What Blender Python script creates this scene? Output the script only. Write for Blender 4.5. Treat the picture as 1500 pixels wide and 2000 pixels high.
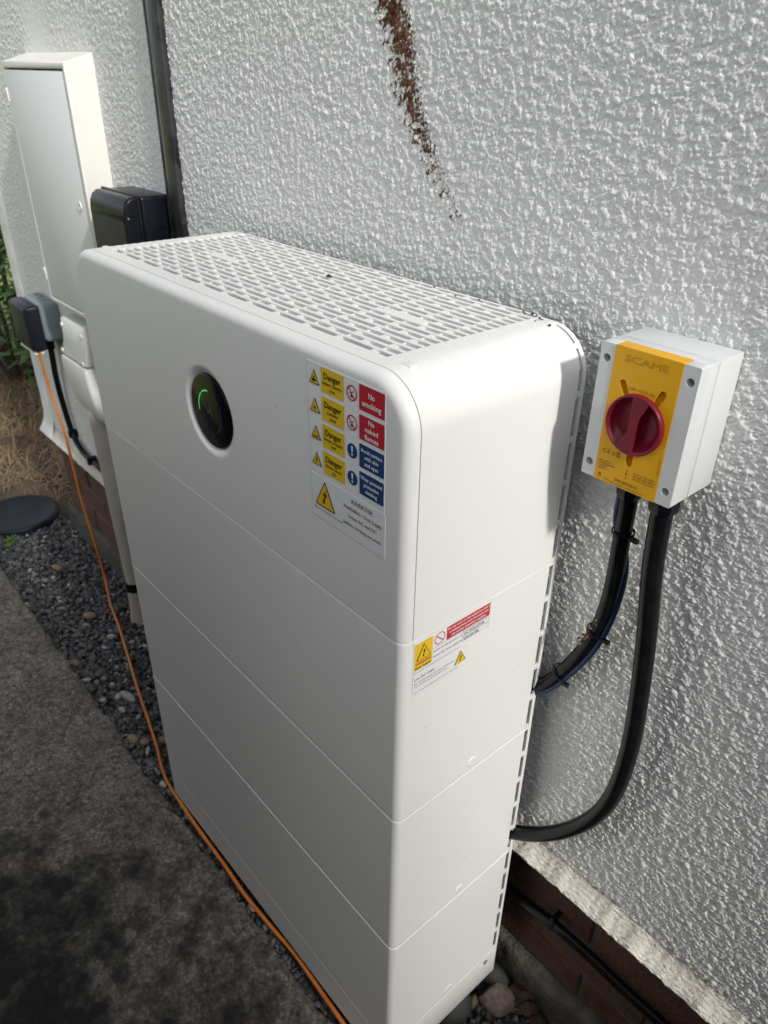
import bpy, bmesh, math, random
import numpy as np
from mathutils import Matrix, Vector

for o in list(bpy.data.objects):
    bpy.data.objects.remove(o, do_unlink=True)
scene = bpy.context.scene
COL = scene.collection
random.seed(7)
RNG = np.random.default_rng(11)
R = math.radians

# ------------------------------------------------------------------ camera
cam_d = bpy.data.cameras.new('camera')
cam = bpy.data.objects.new('camera', cam_d)
COL.objects.link(cam)
cam.matrix_world = (Matrix.Translation((0.4269, -0.6545, 1.3976)) @ Matrix.Rotation(0.8391, 4, 'Z')
                    @ Matrix.Rotation(1.0389, 4, 'X') @ Matrix.Rotation(0.0211, 4, 'Z'))
cam_d.sensor_fit = 'VERTICAL'
cam_d.sensor_height = 36.0
cam_d.sensor_width = 27.0
cam_d.lens = 1459.7 / 2000 * 36.0
cam_d.shift_x = -(764.9 - 750) / 2000
cam_d.shift_y = (1007.07 - 1000) / 2000
cam_d.clip_start = 0.02
cam_d.clip_end = 500
cam_d.dof.use_dof = True
cam_d.dof.focus_distance = 0.78
cam_d.dof.aperture_fstop = 11.0
scene.camera = cam

# ------------------------------------------------------------------ light
SUN_EL, SUN_AZ = R(36), R(7.5)          # elevation; angle off the wall plane, from +x towards -y
to_sun = Vector((math.cos(SUN_EL) * math.cos(SUN_AZ), -math.cos(SUN_EL) * math.sin(SUN_AZ), math.sin(SUN_EL)))
world = bpy.data.worlds.new('World')
scene.world = world
world.use_nodes = True
wn = world.node_tree
bg = wn.nodes['Background']
sky = wn.nodes.new('ShaderNodeTexSky')
sky.sky_type = 'NISHITA'
sky.sun_disc = False
sky.sun_elevation = SUN_EL
sky.sun_rotation = math.atan2(to_sun.x, to_sun.y)
sky.air_density = 1.0
sky.dust_density = 2.5
sky.ozone_density = 1.0
hs = wn.nodes.new('ShaderNodeHueSaturation')      # thin high haze: a paler sky than pure blue
hs.inputs['Saturation'].default_value = 0.25
wn.links.new(sky.outputs[0], hs.inputs['Color'])
wn.links.new(hs.outputs[0], bg.inputs[0])
bg.inputs[1].default_value = 0.15
sun_d = bpy.data.lights.new('sun', 'SUN')
sun_d.energy = 2.05
sun_d.angle = R(3.5)
sun_d.color = (1.0, 0.965, 0.915)
sun = bpy.data.objects.new('sun', sun_d)
COL.objects.link(sun)
sun.rotation_euler = to_sun.to_track_quat('Z', 'Y').to_euler()
scene.view_settings.view_transform = 'Standard'
scene.view_settings.look = 'None'
scene.view_settings.gamma = 1.0
scene.view_settings.exposure = 0.53
scene.view_settings.use_curve_mapping = False

# ------------------------------------------------------------------ helpers
def lin(c):
    return tuple((v / 12.92 if v <= 0.04045 else ((v + 0.055) / 1.055) ** 2.4) for v in c)

def mat(name, col, rough=0.5, metal=0.0, spec=0.5, noise=None, bump=None, emit=None, coat=0.0, srgb=False):
    """noise=(scale, amount, colour2) mixes a second colour; bump=(scale, strength, distance)."""
    m = bpy.data.materials.new(name)
    m.use_nodes = True
    nt = m.node_tree
    b = nt.nodes['Principled BSDF']
    c = lin(col) if srgb else col
    b.inputs['Base Color'].default_value = (*c, 1)
    b.inputs['Roughness'].default_value = rough
    b.inputs['Metallic'].default_value = metal
    b.inputs['Specular IOR Level'].default_value = spec
    b.inputs['Coat Weight'].default_value = coat
    tc = nt.nodes.new('ShaderNodeTexCoord')
    if noise:
        n = nt.nodes.new('ShaderNodeTexNoise')
        n.inputs['Scale'].default_value = noise[0]
        n.inputs['Detail'].default_value = 6
        n.inputs['Roughness'].default_value = 0.6
        nt.links.new(tc.outputs['Object'], n.inputs['Vector'])
        r = nt.nodes.new('ShaderNodeValToRGB')
        r.color_ramp.elements[0].position = 0.5 - 0.5 * noise[1]
        r.color_ramp.elements[1].position = 0.5 + 0.5 * noise[1]
        r.color_ramp.elements[0].color = (*c, 1)
        c2 = lin(noise[2]) if srgb else noise[2]
        r.color_ramp.elements[1].color = (*c2, 1)
        nt.links.new(n.outputs['Fac'], r.inputs['Fac'])
        nt.links.new(r.outputs[0], b.inputs['Base Color'])
    if bump:
        n2 = nt.nodes.new('ShaderNodeTexNoise')
        n2.inputs['Scale'].default_value = bump[0]
        n2.inputs['Detail'].default_value = 5
        nt.links.new(tc.outputs['Object'], n2.inputs['Vector'])
        bp = nt.nodes.new('ShaderNodeBump')
        bp.inputs['Strength'].default_value = bump[1]
        bp.inputs['Distance'].default_value = bump[2]
        nt.links.new(n2.outputs['Fac'], bp.inputs['Height'])
        nt.links.new(bp.outputs[0], b.inputs['Normal'])
    if emit:
        b.inputs['Emission Color'].default_value = (*emit[0], 1)
        b.inputs['Emission Strength'].default_value = emit[1]
    return m

def tag(o, label=None, cat=None, group=None, kind=None):
    if label: o['label'] = label
    if cat: o['category'] = cat
    if group: o['group'] = group
    if kind: o['kind'] = kind
    return o

def thing(name, loc, label, cat, group=None):
    e = bpy.data.objects.new(name, None)
    COL.objects.link(e)
    e.location = loc
    e.empty_display_size = 0.05
    return tag(e, label, cat, group)

ORIG = {}
def put(name, me, m, parent=None, smooth=False):
    """link a mesh given in world coordinates; parent keeps it in place"""
    o = bpy.data.objects.new(name, me)
    COL.objects.link(o)
    if m is not None and len(me.materials) == 0:
        me.materials.append(m)
    if smooth:
        me.polygons.foreach_set('use_smooth', [True] * len(me.polygons))
    w = Vector((0, 0, 0))
    if parent is not None:
        o.parent = parent
        w = ORIG.get(parent.name, None)
        if w is None:
            w = parent.location.copy()
        o.matrix_parent_inverse = Matrix.Translation(-w)
    ORIG[o.name] = Vector((0, 0, 0))
    return o

class MB:
    def __init__(s):
        s.v, s.f = [], []
    def add(s, vs, fs):
        n = len(s.v)
        s.v += [tuple(v) for v in vs]
        s.f += [tuple(i + n for i in f) for f in fs]
        return s
    def box(s, x0, x1, y0, y1, z0, z1):
        return s.add([(x0,y0,z0),(x1,y0,z0),(x1,y1,z0),(x0,y1,z0),(x0,y0,z1),(x1,y0,z1),(x1,y1,z1),(x0,y1,z1)],
                     [(0,3,2,1),(4,5,6,7),(0,1,5,4),(1,2,6,5),(2,3,7,6),(3,0,4,7)])
    def rings(s, rings, closed=True, cap0=False, cap1=False):
        n = len(rings[0])
        vs = [p for r in rings for p in r]
        fs = []
        for k in range(len(rings) - 1):
            for i in range(n if closed else n - 1):
                j = (i + 1) % n
                fs.append((k*n+i, k*n+j, (k+1)*n+j, (k+1)*n+i))
        if cap0: fs.append(tuple(range(n))[::-1])
        if cap1: fs.append(tuple((len(rings)-1)*n + i for i in range(n)))
        return s.add(vs, fs)
    def tube(s, pts, r, n=12, cap=True, rad=None):
        pts = [Vector(p) for p in pts]
        rg = []
        t0 = (pts[1]-pts[0]).normalized()
        up = Vector((0,0,1)) if abs(t0.z) < 0.9 else Vector((0,1,0))
        a = t0.cross(up).normalized()
        for i, p in enumerate(pts):
            t = (pts[min(i+1,len(pts)-1)] - pts[max(i-1,0)]).normalized()
            a = (a - t * a.dot(t)).normalized()
            b = t.cross(a)
            rr = rad[i] if rad else r
            rg.append([p + (a*math.cos(2*math.pi*k/n) + b*math.sin(2*math.pi*k/n))*rr for k in range(n)])
        return s.rings(rg, True, cap, cap)
    def mesh(s, name):
        me = bpy.data.meshes.new(name)
        me.from_pydata(s.v, [], s.f)
        bm = bmesh.new(); bm.from_mesh(me)
        bmesh.ops.recalc_face_normals(bm, faces=bm.faces)
        bm.to_mesh(me); bm.free()
        me.update()
        return me
    def put(s, name, m, parent=None, smooth=False, ang=None):
        me = s.mesh(name)
        o = put(name, me, m, parent, smooth)
        if ang:
            sharp(me, ang)
        return o

def sharp(me, ang):
    bm = bmesh.new(); bm.from_mesh(me)
    for f in bm.faces: f.smooth = True
    for e in bm.edges:
        if len(e.link_faces) == 2 and e.calc_face_angle(0) > R(ang): e.smooth = False
    bm.to_mesh(me); bm.free()

def bbox_mesh(name, x0, x1, y0, y1, z0, z1, bev, seg=2):
    bm = bmesh.new()
    bmesh.ops.create_cube(bm, size=1)
    for v in bm.verts:
        v.co = Vector(((x0+x1)/2 + v.co.x*(x1-x0), (y0+y1)/2 + v.co.y*(y1-y0), (z0+z1)/2 + v.co.z*(z1-z0)))
    if bev > 0:
        bmesh.ops.bevel(bm, geom=list(bm.edges), offset=bev, segments=seg, profile=0.5, affect='EDGES')
    me = bpy.data.meshes.new(name)
    bm.to_mesh(me); bm.free()
    sharp(me, 40)
    return me

def bbox(name, x0, x1, y0, y1, z0, z1, bev, m, parent=None, seg=2):
    return put(name, bbox_mesh(name, x0, x1, y0, y1, z0, z1, bev, seg), m, parent)

def rrect(x0, x1, y0, y1, rad, d=0.0, n=6):
    """rounded rect, CCW from right-bottom; rad=(br,tr,tl,bl); inset d"""
    x0 += d; x1 -= d; y0 += d; y1 -= d
    out = []
    cs = [((x1, y0), -90, rad[0], (-1, 1)), ((x1, y1), 0, rad[1], (-1, -1)), ((x0, y1), 90, rad[2], (1, -1)), ((x0, y0), 180, rad[3], (1, 1))]
    for (cx, cy), a0, r, (sx, sy) in cs:
        r = max(r - d, 0.0004)
        for k in range(n + 1):
            a = R(a0 + 90 * k / n)
            out.append((cx + sx*r + r*math.cos(a), cy + sy*r + r*math.sin(a)))
    return out

def catmull(pts, per=8):
    P = [Vector(p) for p in pts]
    P = [P[0]*2 - P[1]] + P + [P[-1]*2 - P[-2]]
    out = []
    for i in range(1, len(P) - 2):
        for k in range(per):
            t = k / per
            p0, p1, p2, p3 = P[i-1], P[i], P[i+1], P[i+2]
            out.append(0.5*((2*p1) + (p2-p0)*t + (2*p0-5*p1+4*p2-p3)*t*t + (3*p1-p0-3*p2+p3)*t**3))
    out.append(P[-2])
    return out

class Plane:
    """flat print plane: local (u,v) metres -> world"""
    def __init__(s, o, u, v, n):
        s.o, s.u, s.v, s.n = Vector(o), Vector(u), Vector(v), Vector(n)
    def p(s, u, v, h=0.0):
        return s.o + s.u*u + s.v*v + s.n*h

def flat(mb, pl, pts, h):
    n = len(pts)
    mb.add([pl.p(u, v, h) for u, v in pts], [tuple(range(n))])

def text(mb, pl, body, u, v, size, h, width=None, align='CENTER', bold=0.0, rot=0.0, outline=0.0):
    """text into mb; (u,v) baseline anchor; size = cap height"""
    cu = bpy.data.curves.new('t', 'FONT')
    cu.body = body
    cu.size = 1.0
    cu.align_x = 'LEFT'
    cu.resolution_u = 3
    cu.offset = bold
    if outline:
        cu.fill_mode = 'NONE'
        cu.bevel_depth = outline
        cu.bevel_resolution = 0
    ob = bpy.data.objects.new('t', cu)
    COL.objects.link(ob)
    dg = bpy.context.evaluated_depsgraph_get()
    me = bpy.data.meshes.new_from_object(ob.evaluated_get(dg))
    if len(me.vertices):
        co = np.empty(len(me.vertices)*3); me.vertices.foreach_get('co', co); co = co.reshape(-1, 3)
        x0, x1 = co[:,0].min(), co[:,0].max()
        sy = size / 0.70
        sx = sy if width is None else width / max(x1 - x0, 1e-6)
        w = (x1 - x0) * sx
        off = {'CENTER': -w/2, 'LEFT': 0, 'RIGHT': -w}[align]
        X = (co[:,0]-x0)*sx + off
        Y = co[:,1]*sy
        c_, s_ = math.cos(rot), math.sin(rot)
        vs = [pl.p(u + a*c_ - b*s_, v + a*s_ + b*c_, h) for a, b in zip(X, Y)]
        mb.add(vs, [tuple(p.vertices) for p in me.polygons])
    bpy.data.objects.remove(ob)
    bpy.data.meshes.remove(me)
    bpy.data.curves.remove(cu)

def curve_plate(name, loops, thick, pl, m, parent, bev=0.0):
    """filled 2-D curve with holes, extruded towards -n from h=0 ; loops[0] outer"""
    cu = bpy.data.curves.new('c', 'CURVE')
    cu.dimensions = '2D'
    cu.fill_mode = 'BOTH'
    cu.extrude = thick/2
    for lp in loops:
        sp = cu.splines.new('POLY')
        sp.points.add(len(lp)-1)
        for i, (a, b) in enumerate(lp): sp.points[i].co = (a, b, 0, 1)
        sp.use_cyclic_u = True
    ob = bpy.data.objects.new('c', cu)
    COL.objects.link(ob)
    dg = bpy.context.evaluated_depsgraph_get()
    me = bpy.data.meshes.new_from_object(ob.evaluated_get(dg))
    M = Matrix((( pl.u.x, pl.v.x, pl.n.x, pl.o.x), (pl.u.y, pl.v.y, pl.n.y, pl.o.y), (pl.u.z, pl.v.z, pl.n.z, pl.o.z), (0,0,0,1)))
    me.transform(M @ Matrix.Translation((0, 0, -thick/2)))
    me.materials.clear()
    bpy.data.objects.remove(ob); bpy.data.curves.remove(cu)
    bm = bmesh.new(); bm.from_mesh(me)
    bmesh.ops.remove_doubles(bm, verts=bm.verts, dist=1e-6)
    bmesh.ops.recalc_face_normals(bm, faces=bm.faces)
    bm.to_mesh(me); bm.free()
    me.name = name
    sharp(me, 40)
    return put(name, me, m, parent)

def circle(cx, cy, r, n=32, ry=None, a0=0):
    ry = r if ry is None else ry
    return [(cx + r*math.cos(2*math.pi*k/n + a0), cy + ry*math.sin(2*math.pi*k/n + a0)) for k in range(n)]

def capsule(x0, y0, x1, y1, r, n=8):
    a = math.atan2(y1-y0, x1-x0)
    out = [(x1 + r*math.cos(a - math.pi/2 + math.pi*k/n), y1 + r*math.sin(a - math.pi/2 + math.pi*k/n)) for k in range(n+1)]
    out += [(x0 + r*math.cos(a + math.pi/2 + math.pi*k/n), y0 + r*math.sin(a + math.pi/2 + math.pi*k/n)) for k in range(n+1)]
    return out

def fft_noise(nx, nz, step, wl, bw=0.45, seed=0):
    """band-passed gaussian noise, unit variance, wavelength wl (m)"""
    r = np.random.default_rng(seed)
    F = np.fft.rfft2(r.standard_normal((nx, nz)))
    kx = np.fft.fftfreq(nx, step)[:, None]; kz = np.fft.rfftfreq(nz, step)[None, :]
    k = np.sqrt(kx**2 + kz**2) + 1e-9
    F *= np.exp(-(np.log(k*wl)/bw)**2 / 2)
    o = np.fft.irfft2(F, s=(nx, nz))
    return o / o.std()

def grid_mesh(name, P, attr=None):
    """P: (nx,nz,3) array -> quad mesh"""
    nx, nz = P.shape[:2]
    me = bpy.data.meshes.new(name)
    me.vertices.add(nx*nz)
    me.vertices.foreach_set('co', P.reshape(-1).astype(np.float32))
    i = np.arange(nx*nz).reshape(nx, nz)
    q = np.stack([i[:-1,:-1], i[1:,:-1], i[1:,1:], i[:-1,1:]], -1).reshape(-1)
    nq = len(q)//4
    me.loops.add(nq*4)
    me.loops.foreach_set('vertex_index', q.astype(np.int32))
    me.polygons.add(nq)
    me.polygons.foreach_set('loop_start', np.arange(0, nq*4, 4, dtype=np.int32))
    me.polygons.foreach_set('use_smooth', np.ones(nq, dtype=bool))
    me.update(calc_edges=True)
    if attr:
        for k, a in attr.items():
            at = me.attributes.new(k, 'FLOAT', 'POINT')
            at.data.foreach_set('value', a.reshape(-1).astype(np.float32))
    return me

# ------------------------------------------------------------------ materials
M = {}
M['case'] = mat('case_white', (0.80, 0.80, 0.785), 0.42, noise=(3.5, 0.7, (0.775, 0.773, 0.755)), bump=(900, 0.03, 0.001))
M['case_in'] = mat('case_inner', (0.78, 0.78, 0.78), 0.6)
M['tray'] = mat('tray_grey', (0.34, 0.34, 0.34), 0.7)
M['void'] = mat('dark_void', (0.012, 0.012, 0.012), 0.8)
M['glass'] = mat('black_glass', (0.004, 0.005, 0.008), 0.12, spec=0.18)
M['green'] = mat('green_light', (0.02, 0.3, 0.05), 0.4, emit=((0.06, 0.75, 0.12), 0.5))
M['icon'] = mat('grey_icon', (0.035, 0.035, 0.04), 0.3)
M['label'] = mat('label_white', (0.80, 0.80, 0.80), 0.25)
M['edge'] = mat('label_edge', (0.9, 0.9, 0.9), 0.3)
M['yel'] = mat('print_yellow', (0.78, 0.53, 0.02), 0.3)
M['red'] = mat('print_red', (0.50, 0.025, 0.04), 0.3)
M['blue'] = mat('print_blue', (0.012, 0.06, 0.18), 0.3)
M['black'] = mat('print_black', (0.012, 0.012, 0.012), 0.4)
M['white'] = mat('print_white', (0.85, 0.85, 0.85), 0.4)
M['isobox'] = mat('isolator_grey', (0.62, 0.64, 0.64), 0.38)
M['isoyel'] = mat('isolator_yellow', (0.74, 0.38, 0.006), 0.42, spec=0.35)
M['isored'] = mat('isolator_red', (0.17, 0.007, 0.022), 0.34, spec=0.35)
M['isoprint'] = mat('isolator_print', (0.10, 0.06, 0.006), 0.5)
M['rubber'] = mat('cable_black', (0.0045, 0.005, 0.0065), 0.24, spec=0.22, noise=(40, 0.3, (0.009, 0.009, 0.010)))
M['bluecab'] = mat('cable_blue', (0.005, 0.025, 0.085), 0.45)
M['orange'] = mat('cord_orange', (0.68, 0.24, 0.035), 0.5, noise=(4, 0.3, (0.48, 0.11, 0.025)))
M['gloss'] = mat('black_plastic', (0.005, 0.006, 0.010), 0.28, spec=0.22)
M['panel'] = mat('dark_panel', (0.030, 0.029, 0.030), 0.5, spec=0.2)
M['mbox'] = mat('meter_box_cream', (0.70, 0.69, 0.65), 0.5, noise=(9, 0.5, (0.75, 0.74, 0.70)), bump=(300, 0.1, 0.001))
M['mdoor'] = mat('meter_door_grey', (0.80, 0.82, 0.83), 0.5, spec=0.3)
M['pvc'] = mat('white_plastic', (0.80, 0.80, 0.79), 0.32)
M['duct'] = mat('beige_duct', (0.44, 0.40, 0.36), 0.55, noise=(14, 0.4, (0.36, 0.33, 0.30)))
M['sgrey'] = mat('socket_grey', (0.20, 0.24, 0.27), 0.5)
M['slid'] = mat('socket_lid', (0.012, 0.013, 0.020), 0.4, spec=0.2)
M['trunk'] = mat('trunking_black', (0.010, 0.011, 0.016), 0.3, spec=0.4, noise=(25, 0.10, (0.035, 0.035, 0.037)))
M['brick'] = mat('brick_red', (0.14, 0.062, 0.045), 0.75, noise=(34, 0.45, (0.05, 0.03, 0.025)), bump=(160, 0.8, 0.004))
M['brick2'] = mat('brick_brown', (0.085, 0.045, 0.036), 0.75, noise=(38, 0.45, (0.15, 0.07, 0.05)), bump=(160, 0.8, 0.004))
M['mortar'] = mat('mortar', (0.15, 0.125, 0.105), 0.9, noise=(30, 0.8, (0.07, 0.06, 0.05)), bump=(200, 0.7, 0.004))
M['footing'] = mat('footing_concrete', (0.13, 0.12, 0.10), 0.9, noise=(45, 0.5, (0.045, 0.042, 0.036)), bump=(140, 1.0, 0.006))
M['wood'] = mat('blocker_wood', (0.055, 0.042, 0.030), 0.8, noise=(5, 0.6, (0.035, 0.026, 0.02)))
M['disc'] = mat('drain_black', (0.009, 0.011, 0.018), 0.55, spec=0.3, noise=(30, 0.5, (0.016, 0.019, 0.027)), bump=(60, 0.3, 0.003))
M['leaf'] = mat('leaf_green', (0.045, 0.10, 0.028), 0.4, noise=(7, 0.5, (0.09, 0.17, 0.04)))
M['leaf2'] = mat('leaf_green_light', (0.10, 0.19, 0.03), 0.5, noise=(7, 0.5, (0.06, 0.13, 0.03)))
M['bark'] = mat('bark', (0.07, 0.05, 0.035), 0.9)
M['straw'] = mat('straw', (0.34, 0.245, 0.14), 0.8, noise=(5, 0.5, (0.21, 0.15, 0.085)))
M['deadleaf'] = mat('dead_leaf', (0.065, 0.032, 0.016), 0.7, noise=(60, 0.5, (0.035, 0.018, 0.010)))
M['pink'] = mat('pink_granite', (0.30, 0.24, 0.21), 0.9, noise=(110, 0.35, (0.16, 0.12, 0.11)), bump=(160, 0.8, 0.004))
M['greystone'] = mat('grey_stone', (0.055, 0.055, 0.053), 0.75, noise=(30, 0.6, (0.09, 0.09, 0.086)), bump=(120, 0.3, 0.002))
M['tanstone'] = mat('tan_stone', (0.28, 0.21, 0.12), 0.8, noise=(60, 0.5, (0.22, 0.17, 0.10)))
M['palestone'] = mat('pale_stone', (0.42, 0.41, 0.38), 0.75, noise=(60, 0.5, (0.32, 0.31, 0.28)))
M['steel'] = mat('steel', (0.45, 0.45, 0.45), 0.3, metal=1.0)

def wall_material():
    m = bpy.data.materials.new('roughcast_white')
    m.use_nodes = True
    nt = m.node_tree; b = nt.nodes['Principled BSDF']
    tc = nt.nodes.new('ShaderNodeTexCoord')
    n = nt.nodes.new('ShaderNodeTexNoise'); n.inputs['Scale'].default_value = 2.2; n.inputs['Detail'].default_value = 8
    nt.links.new(tc.outputs['Object'], n.inputs['Vector'])
    r = nt.nodes.new('ShaderNodeValToRGB')
    r.color_ramp.elements[0].position = 0.35; r.color_ramp.elements[0].color = (0.73, 0.735, 0.72, 1)
    r.color_ramp.elements[1].position = 0.65; r.color_ramp.elements[1].color = (0.79, 0.795, 0.78, 1)
    nt.links.new(n.outputs['Fac'], r.inputs['Fac'])
    a = nt.nodes.new('ShaderNodeAttribute'); a.attribute_name = 'stain'
    mx = nt.nodes.new('ShaderNodeMix'); mx.data_type = 'RGBA'
    n3 = nt.nodes.new('ShaderNodeTexNoise'); n3.inputs['Scale'].default_value = 120
    nt.links.new(tc.outputs['Object'], n3.inputs['Vector'])
    r3 = nt.nodes.new('ShaderNodeValToRGB')
    r3.color_ramp.elements[0].position = 0.35; r3.color_ramp.elements[0].color = (0.060, 0.030, 0.018, 1)
    r3.color_ramp.elements[1].position = 0.7; r3.color_ramp.elements[1].color = (0.21, 0.115, 0.070, 1)
    nt.links.new(n3.outputs['Fac'], r3.inputs['Fac'])
    nt.links.new(a.outputs['Fac'], mx.inputs[0])
    nt.links.new(r.outputs[0], mx.inputs[6]); nt.links.new(r3.outputs[0], mx.inputs[7])
    a2 = nt.nodes.new('ShaderNodeAttribute'); a2.attribute_name = 'cream'
    mx2 = nt.nodes.new('ShaderNodeMix'); mx2.data_type = 'RGBA'
    nt.links.new(a2.outputs['Fac'], mx2.inputs[0]); nt.links.new(mx.outputs[2], mx2.inputs[6])
    mx2.inputs[7].default_value = (0.66, 0.62, 0.54, 1)
    nt.links.new(mx2.outputs[2], b.inputs['Base Color'])
    b.inputs['Roughness'].default_value = 0.95
    b.inputs['Specular IOR Level'].default_value = 0.0
    n2 = nt.nodes.new('ShaderNodeTexNoise'); n2.inputs['Scale'].default_value = 480; n2.inputs['Detail'].default_value = 4
    nt.links.new(tc.outputs['Object'], n2.inputs['Vector'])
    bp = nt.nodes.new('ShaderNodeBump'); bp.inputs['Strength'].default_value = 0.9; bp.inputs['Distance'].default_value = 0.0014
    nt.links.new(n2.outputs['Fac'], bp.inputs['Height']); nt.links.new(bp.outputs[0], b.inputs['Normal'])
    return m
M['wall'] = wall_material()

def coarse_wall_material():
    m = mat('roughcast_far', (0.70, 0.71, 0.70), 0.5, bump=(160, 1.0, 0.006))
    return m
M['wallfar'] = coarse_wall_material()

def concrete_material():
    m = bpy.data.materials.new('path_concrete')
    m.use_nodes = True
    nt = m.node_tree; b = nt.nodes['Principled BSDF']
    tc = nt.nodes.new('ShaderNodeTexCoord')
    def noise(s, d=8, rg=0.62):
        n = nt.nodes.new('ShaderNodeTexNoise'); n.inputs['Scale'].default_value = s; n.inputs['Detail'].default_value = d
        n.inputs['Roughness'].default_value = rg
        nt.links.new(tc.outputs['Object'], n.inputs['Vector']); return n
    def ramp(src, stops):
        r = nt.nodes.new('ShaderNodeValToRGB')
        e = r.color_ramp.elements
        while len(e) < len(stops): e.new(0.5)
        for q, (p_, c_) in zip(e, stops): q.position = p_; q.color = (*c_, 1) if len(c_) == 3 else c_
        nt.links.new(src, r.inputs['Fac']); return r
    def mix(f, a, c, mode='MIX'):
        x = nt.nodes.new('ShaderNodeMix'); x.data_type = 'RGBA'; x.blend_type = mode
        if hasattr(f, 'is_linked'): nt.links.new(f, x.inputs[0])
        else: x.inputs[0].default_value = f
        nt.links.new(a, x.inputs[6])
        if hasattr(c, 'is_linked'): nt.links.new(c, x.inputs[7])
        else: x.inputs[7].default_value = (*c, 1)
        return x.outputs[2]
    base = ramp(noise(7).outputs['Fac'], [(0.3, (0.165, 0.15, 0.13)), (0.55, (0.235, 0.215, 0.19)), (0.75, (0.32, 0.295, 0.265))])
    spk = ramp(noise(150, 4).outputs['Fac'], [(0.40, (0.22, 0.22, 0.22)), (0.5, (0.85, 0.85, 0.85)), (0.60, (1.0, 1.0, 1.0)), (0.70, (1.8, 1.75, 1.65))])
    col = mix(0.60, base.outputs[0], spk.outputs[0], 'MULTIPLY')
    vo = nt.nodes.new('ShaderNodeTexVoronoi'); vo.inputs['Scale'].default_value = 190
    nt.links.new(tc.outputs['Object'], vo.inputs['Vector'])
    sp = nt.nodes.new('ShaderNodeSeparateColor'); nt.links.new(vo.outputs['Color'], sp.inputs[0])
    vr = ramp(sp.outputs[0], [(0.0, (0.45, 0.44, 0.42)), (0.35, (0.85, 0.85, 0.85)), (0.86, (1.05, 1.05, 1.05)), (0.93, (1.9, 1.85, 1.75))])
    col = mix(0.50, col, vr.outputs[0], 'MULTIPLY')
    grit = ramp(noise(70, 5).outputs['Fac'], [(0.36, (0.30, 0.29, 0.28)), (0.6, (1.1, 1.1, 1.1))])
    col = mix(0.8, col, grit.outputs[0], 'MULTIPLY')
    st = nt.nodes.new('ShaderNodeAttribute'); st.attribute_name = 'stain'  # path mask: damp dirt plus shade put into the colour
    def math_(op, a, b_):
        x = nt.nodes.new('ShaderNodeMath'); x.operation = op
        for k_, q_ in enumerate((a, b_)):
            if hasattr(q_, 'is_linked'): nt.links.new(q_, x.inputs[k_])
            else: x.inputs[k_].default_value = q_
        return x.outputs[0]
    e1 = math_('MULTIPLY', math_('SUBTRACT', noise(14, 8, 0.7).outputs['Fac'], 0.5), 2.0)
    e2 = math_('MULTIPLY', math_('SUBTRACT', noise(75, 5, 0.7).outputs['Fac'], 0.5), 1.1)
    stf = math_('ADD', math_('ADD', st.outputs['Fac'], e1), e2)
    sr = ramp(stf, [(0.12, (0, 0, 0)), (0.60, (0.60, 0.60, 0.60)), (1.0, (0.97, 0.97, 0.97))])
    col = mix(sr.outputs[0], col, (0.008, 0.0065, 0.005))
    nt.links.new(col, b.inputs['Base Color'])
    b.inputs['Roughness'].default_value = 0.85
    bp = nt.nodes.new('ShaderNodeBump'); bp.inputs['Strength'].default_value = 0.9; bp.inputs['Distance'].default_value = 0.004
    nt.links.new(noise(180, 6).outputs['Fac'], bp.inputs['Height']); nt.links.new(bp.outputs[0], b.inputs['Normal'])
    return m
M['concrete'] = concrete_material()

def vcol_material(name, rough=0.75, bump=None):
    m = bpy.data.materials.new(name); m.use_nodes = True
    nt = m.node_tree; b = nt.nodes['Principled BSDF']
    a = nt.nodes.new('ShaderNodeAttribute'); a.attribute_name = 'col'
    nt.links.new(a.outputs['Color'], b.inputs['Base Color'])
    b.inputs['Roughness'].default_value = rough
    return m
M['slate'] = vcol_material('slate_chips', 0.7)
M['soil'] = mat('soil', (0.035, 0.033, 0.032), 0.95, noise=(40, 0.6, (0.06, 0.055, 0.05)), bump=(80, 1.0, 0.01))
M['lawn'] = mat('lawn', (0.20, 0.28, 0.06), 0.9, noise=(6, 0.6, (0.28, 0.30, 0.09)), bump=(60, 1.0, 0.02))
M['strawground'] = mat('straw_ground', (0.12, 0.088, 0.055), 0.95, noise=(25, 0.6, (0.07, 0.05, 0.032)), bump=(70, 1.0, 0.01))

G = 0.03            # wall surface plane y
# ================================================================== SETTING
# ground sheet, lawn
mb = MB(); mb.add([(-60,-60,-0.10),(60,-60,-0.10),(60,60,-0.10),(-60,60,-0.10)], [(0,1,2,3)])
tag(mb.put('garden_ground', M['lawn']), kind='structure')
# dry earth patch under the straw
gx = np.linspace(-4.2, -2.2, 60); gy = np.linspace(-1.2, 1.6, 80)
GX, GY = np.meshgrid(gx, gy, indexing='ij')
hh = fft_noise(60, 80, 0.034, 0.25, 0.5, 3)*0.012
edge = np.clip((GX + 2.2)/-0.15, 0, 1)
tag(put('dry_grass_patch', grid_mesh('dry_grass_patch', np.stack([GX, GY, -0.075 + hh*edge + 0.03*edge], -1)), M['strawground']), kind='structure')
# gravel bed (soil under the chips)
gx = np.linspace(-2.6, 3.0, 280); gy = np.linspace(-0.30, 0.075, 24)
GX, GY = np.meshgrid(gx, gy, indexing='ij')
hb = fft_noise(280, 24, 0.02, 0.12, 0.5, 4)*0.004
tag(put('gravel_bed', grid_mesh('gravel_bed', np.stack([GX, GY, -0.068 + hb], -1)), M['soil']), kind='structure')

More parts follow.
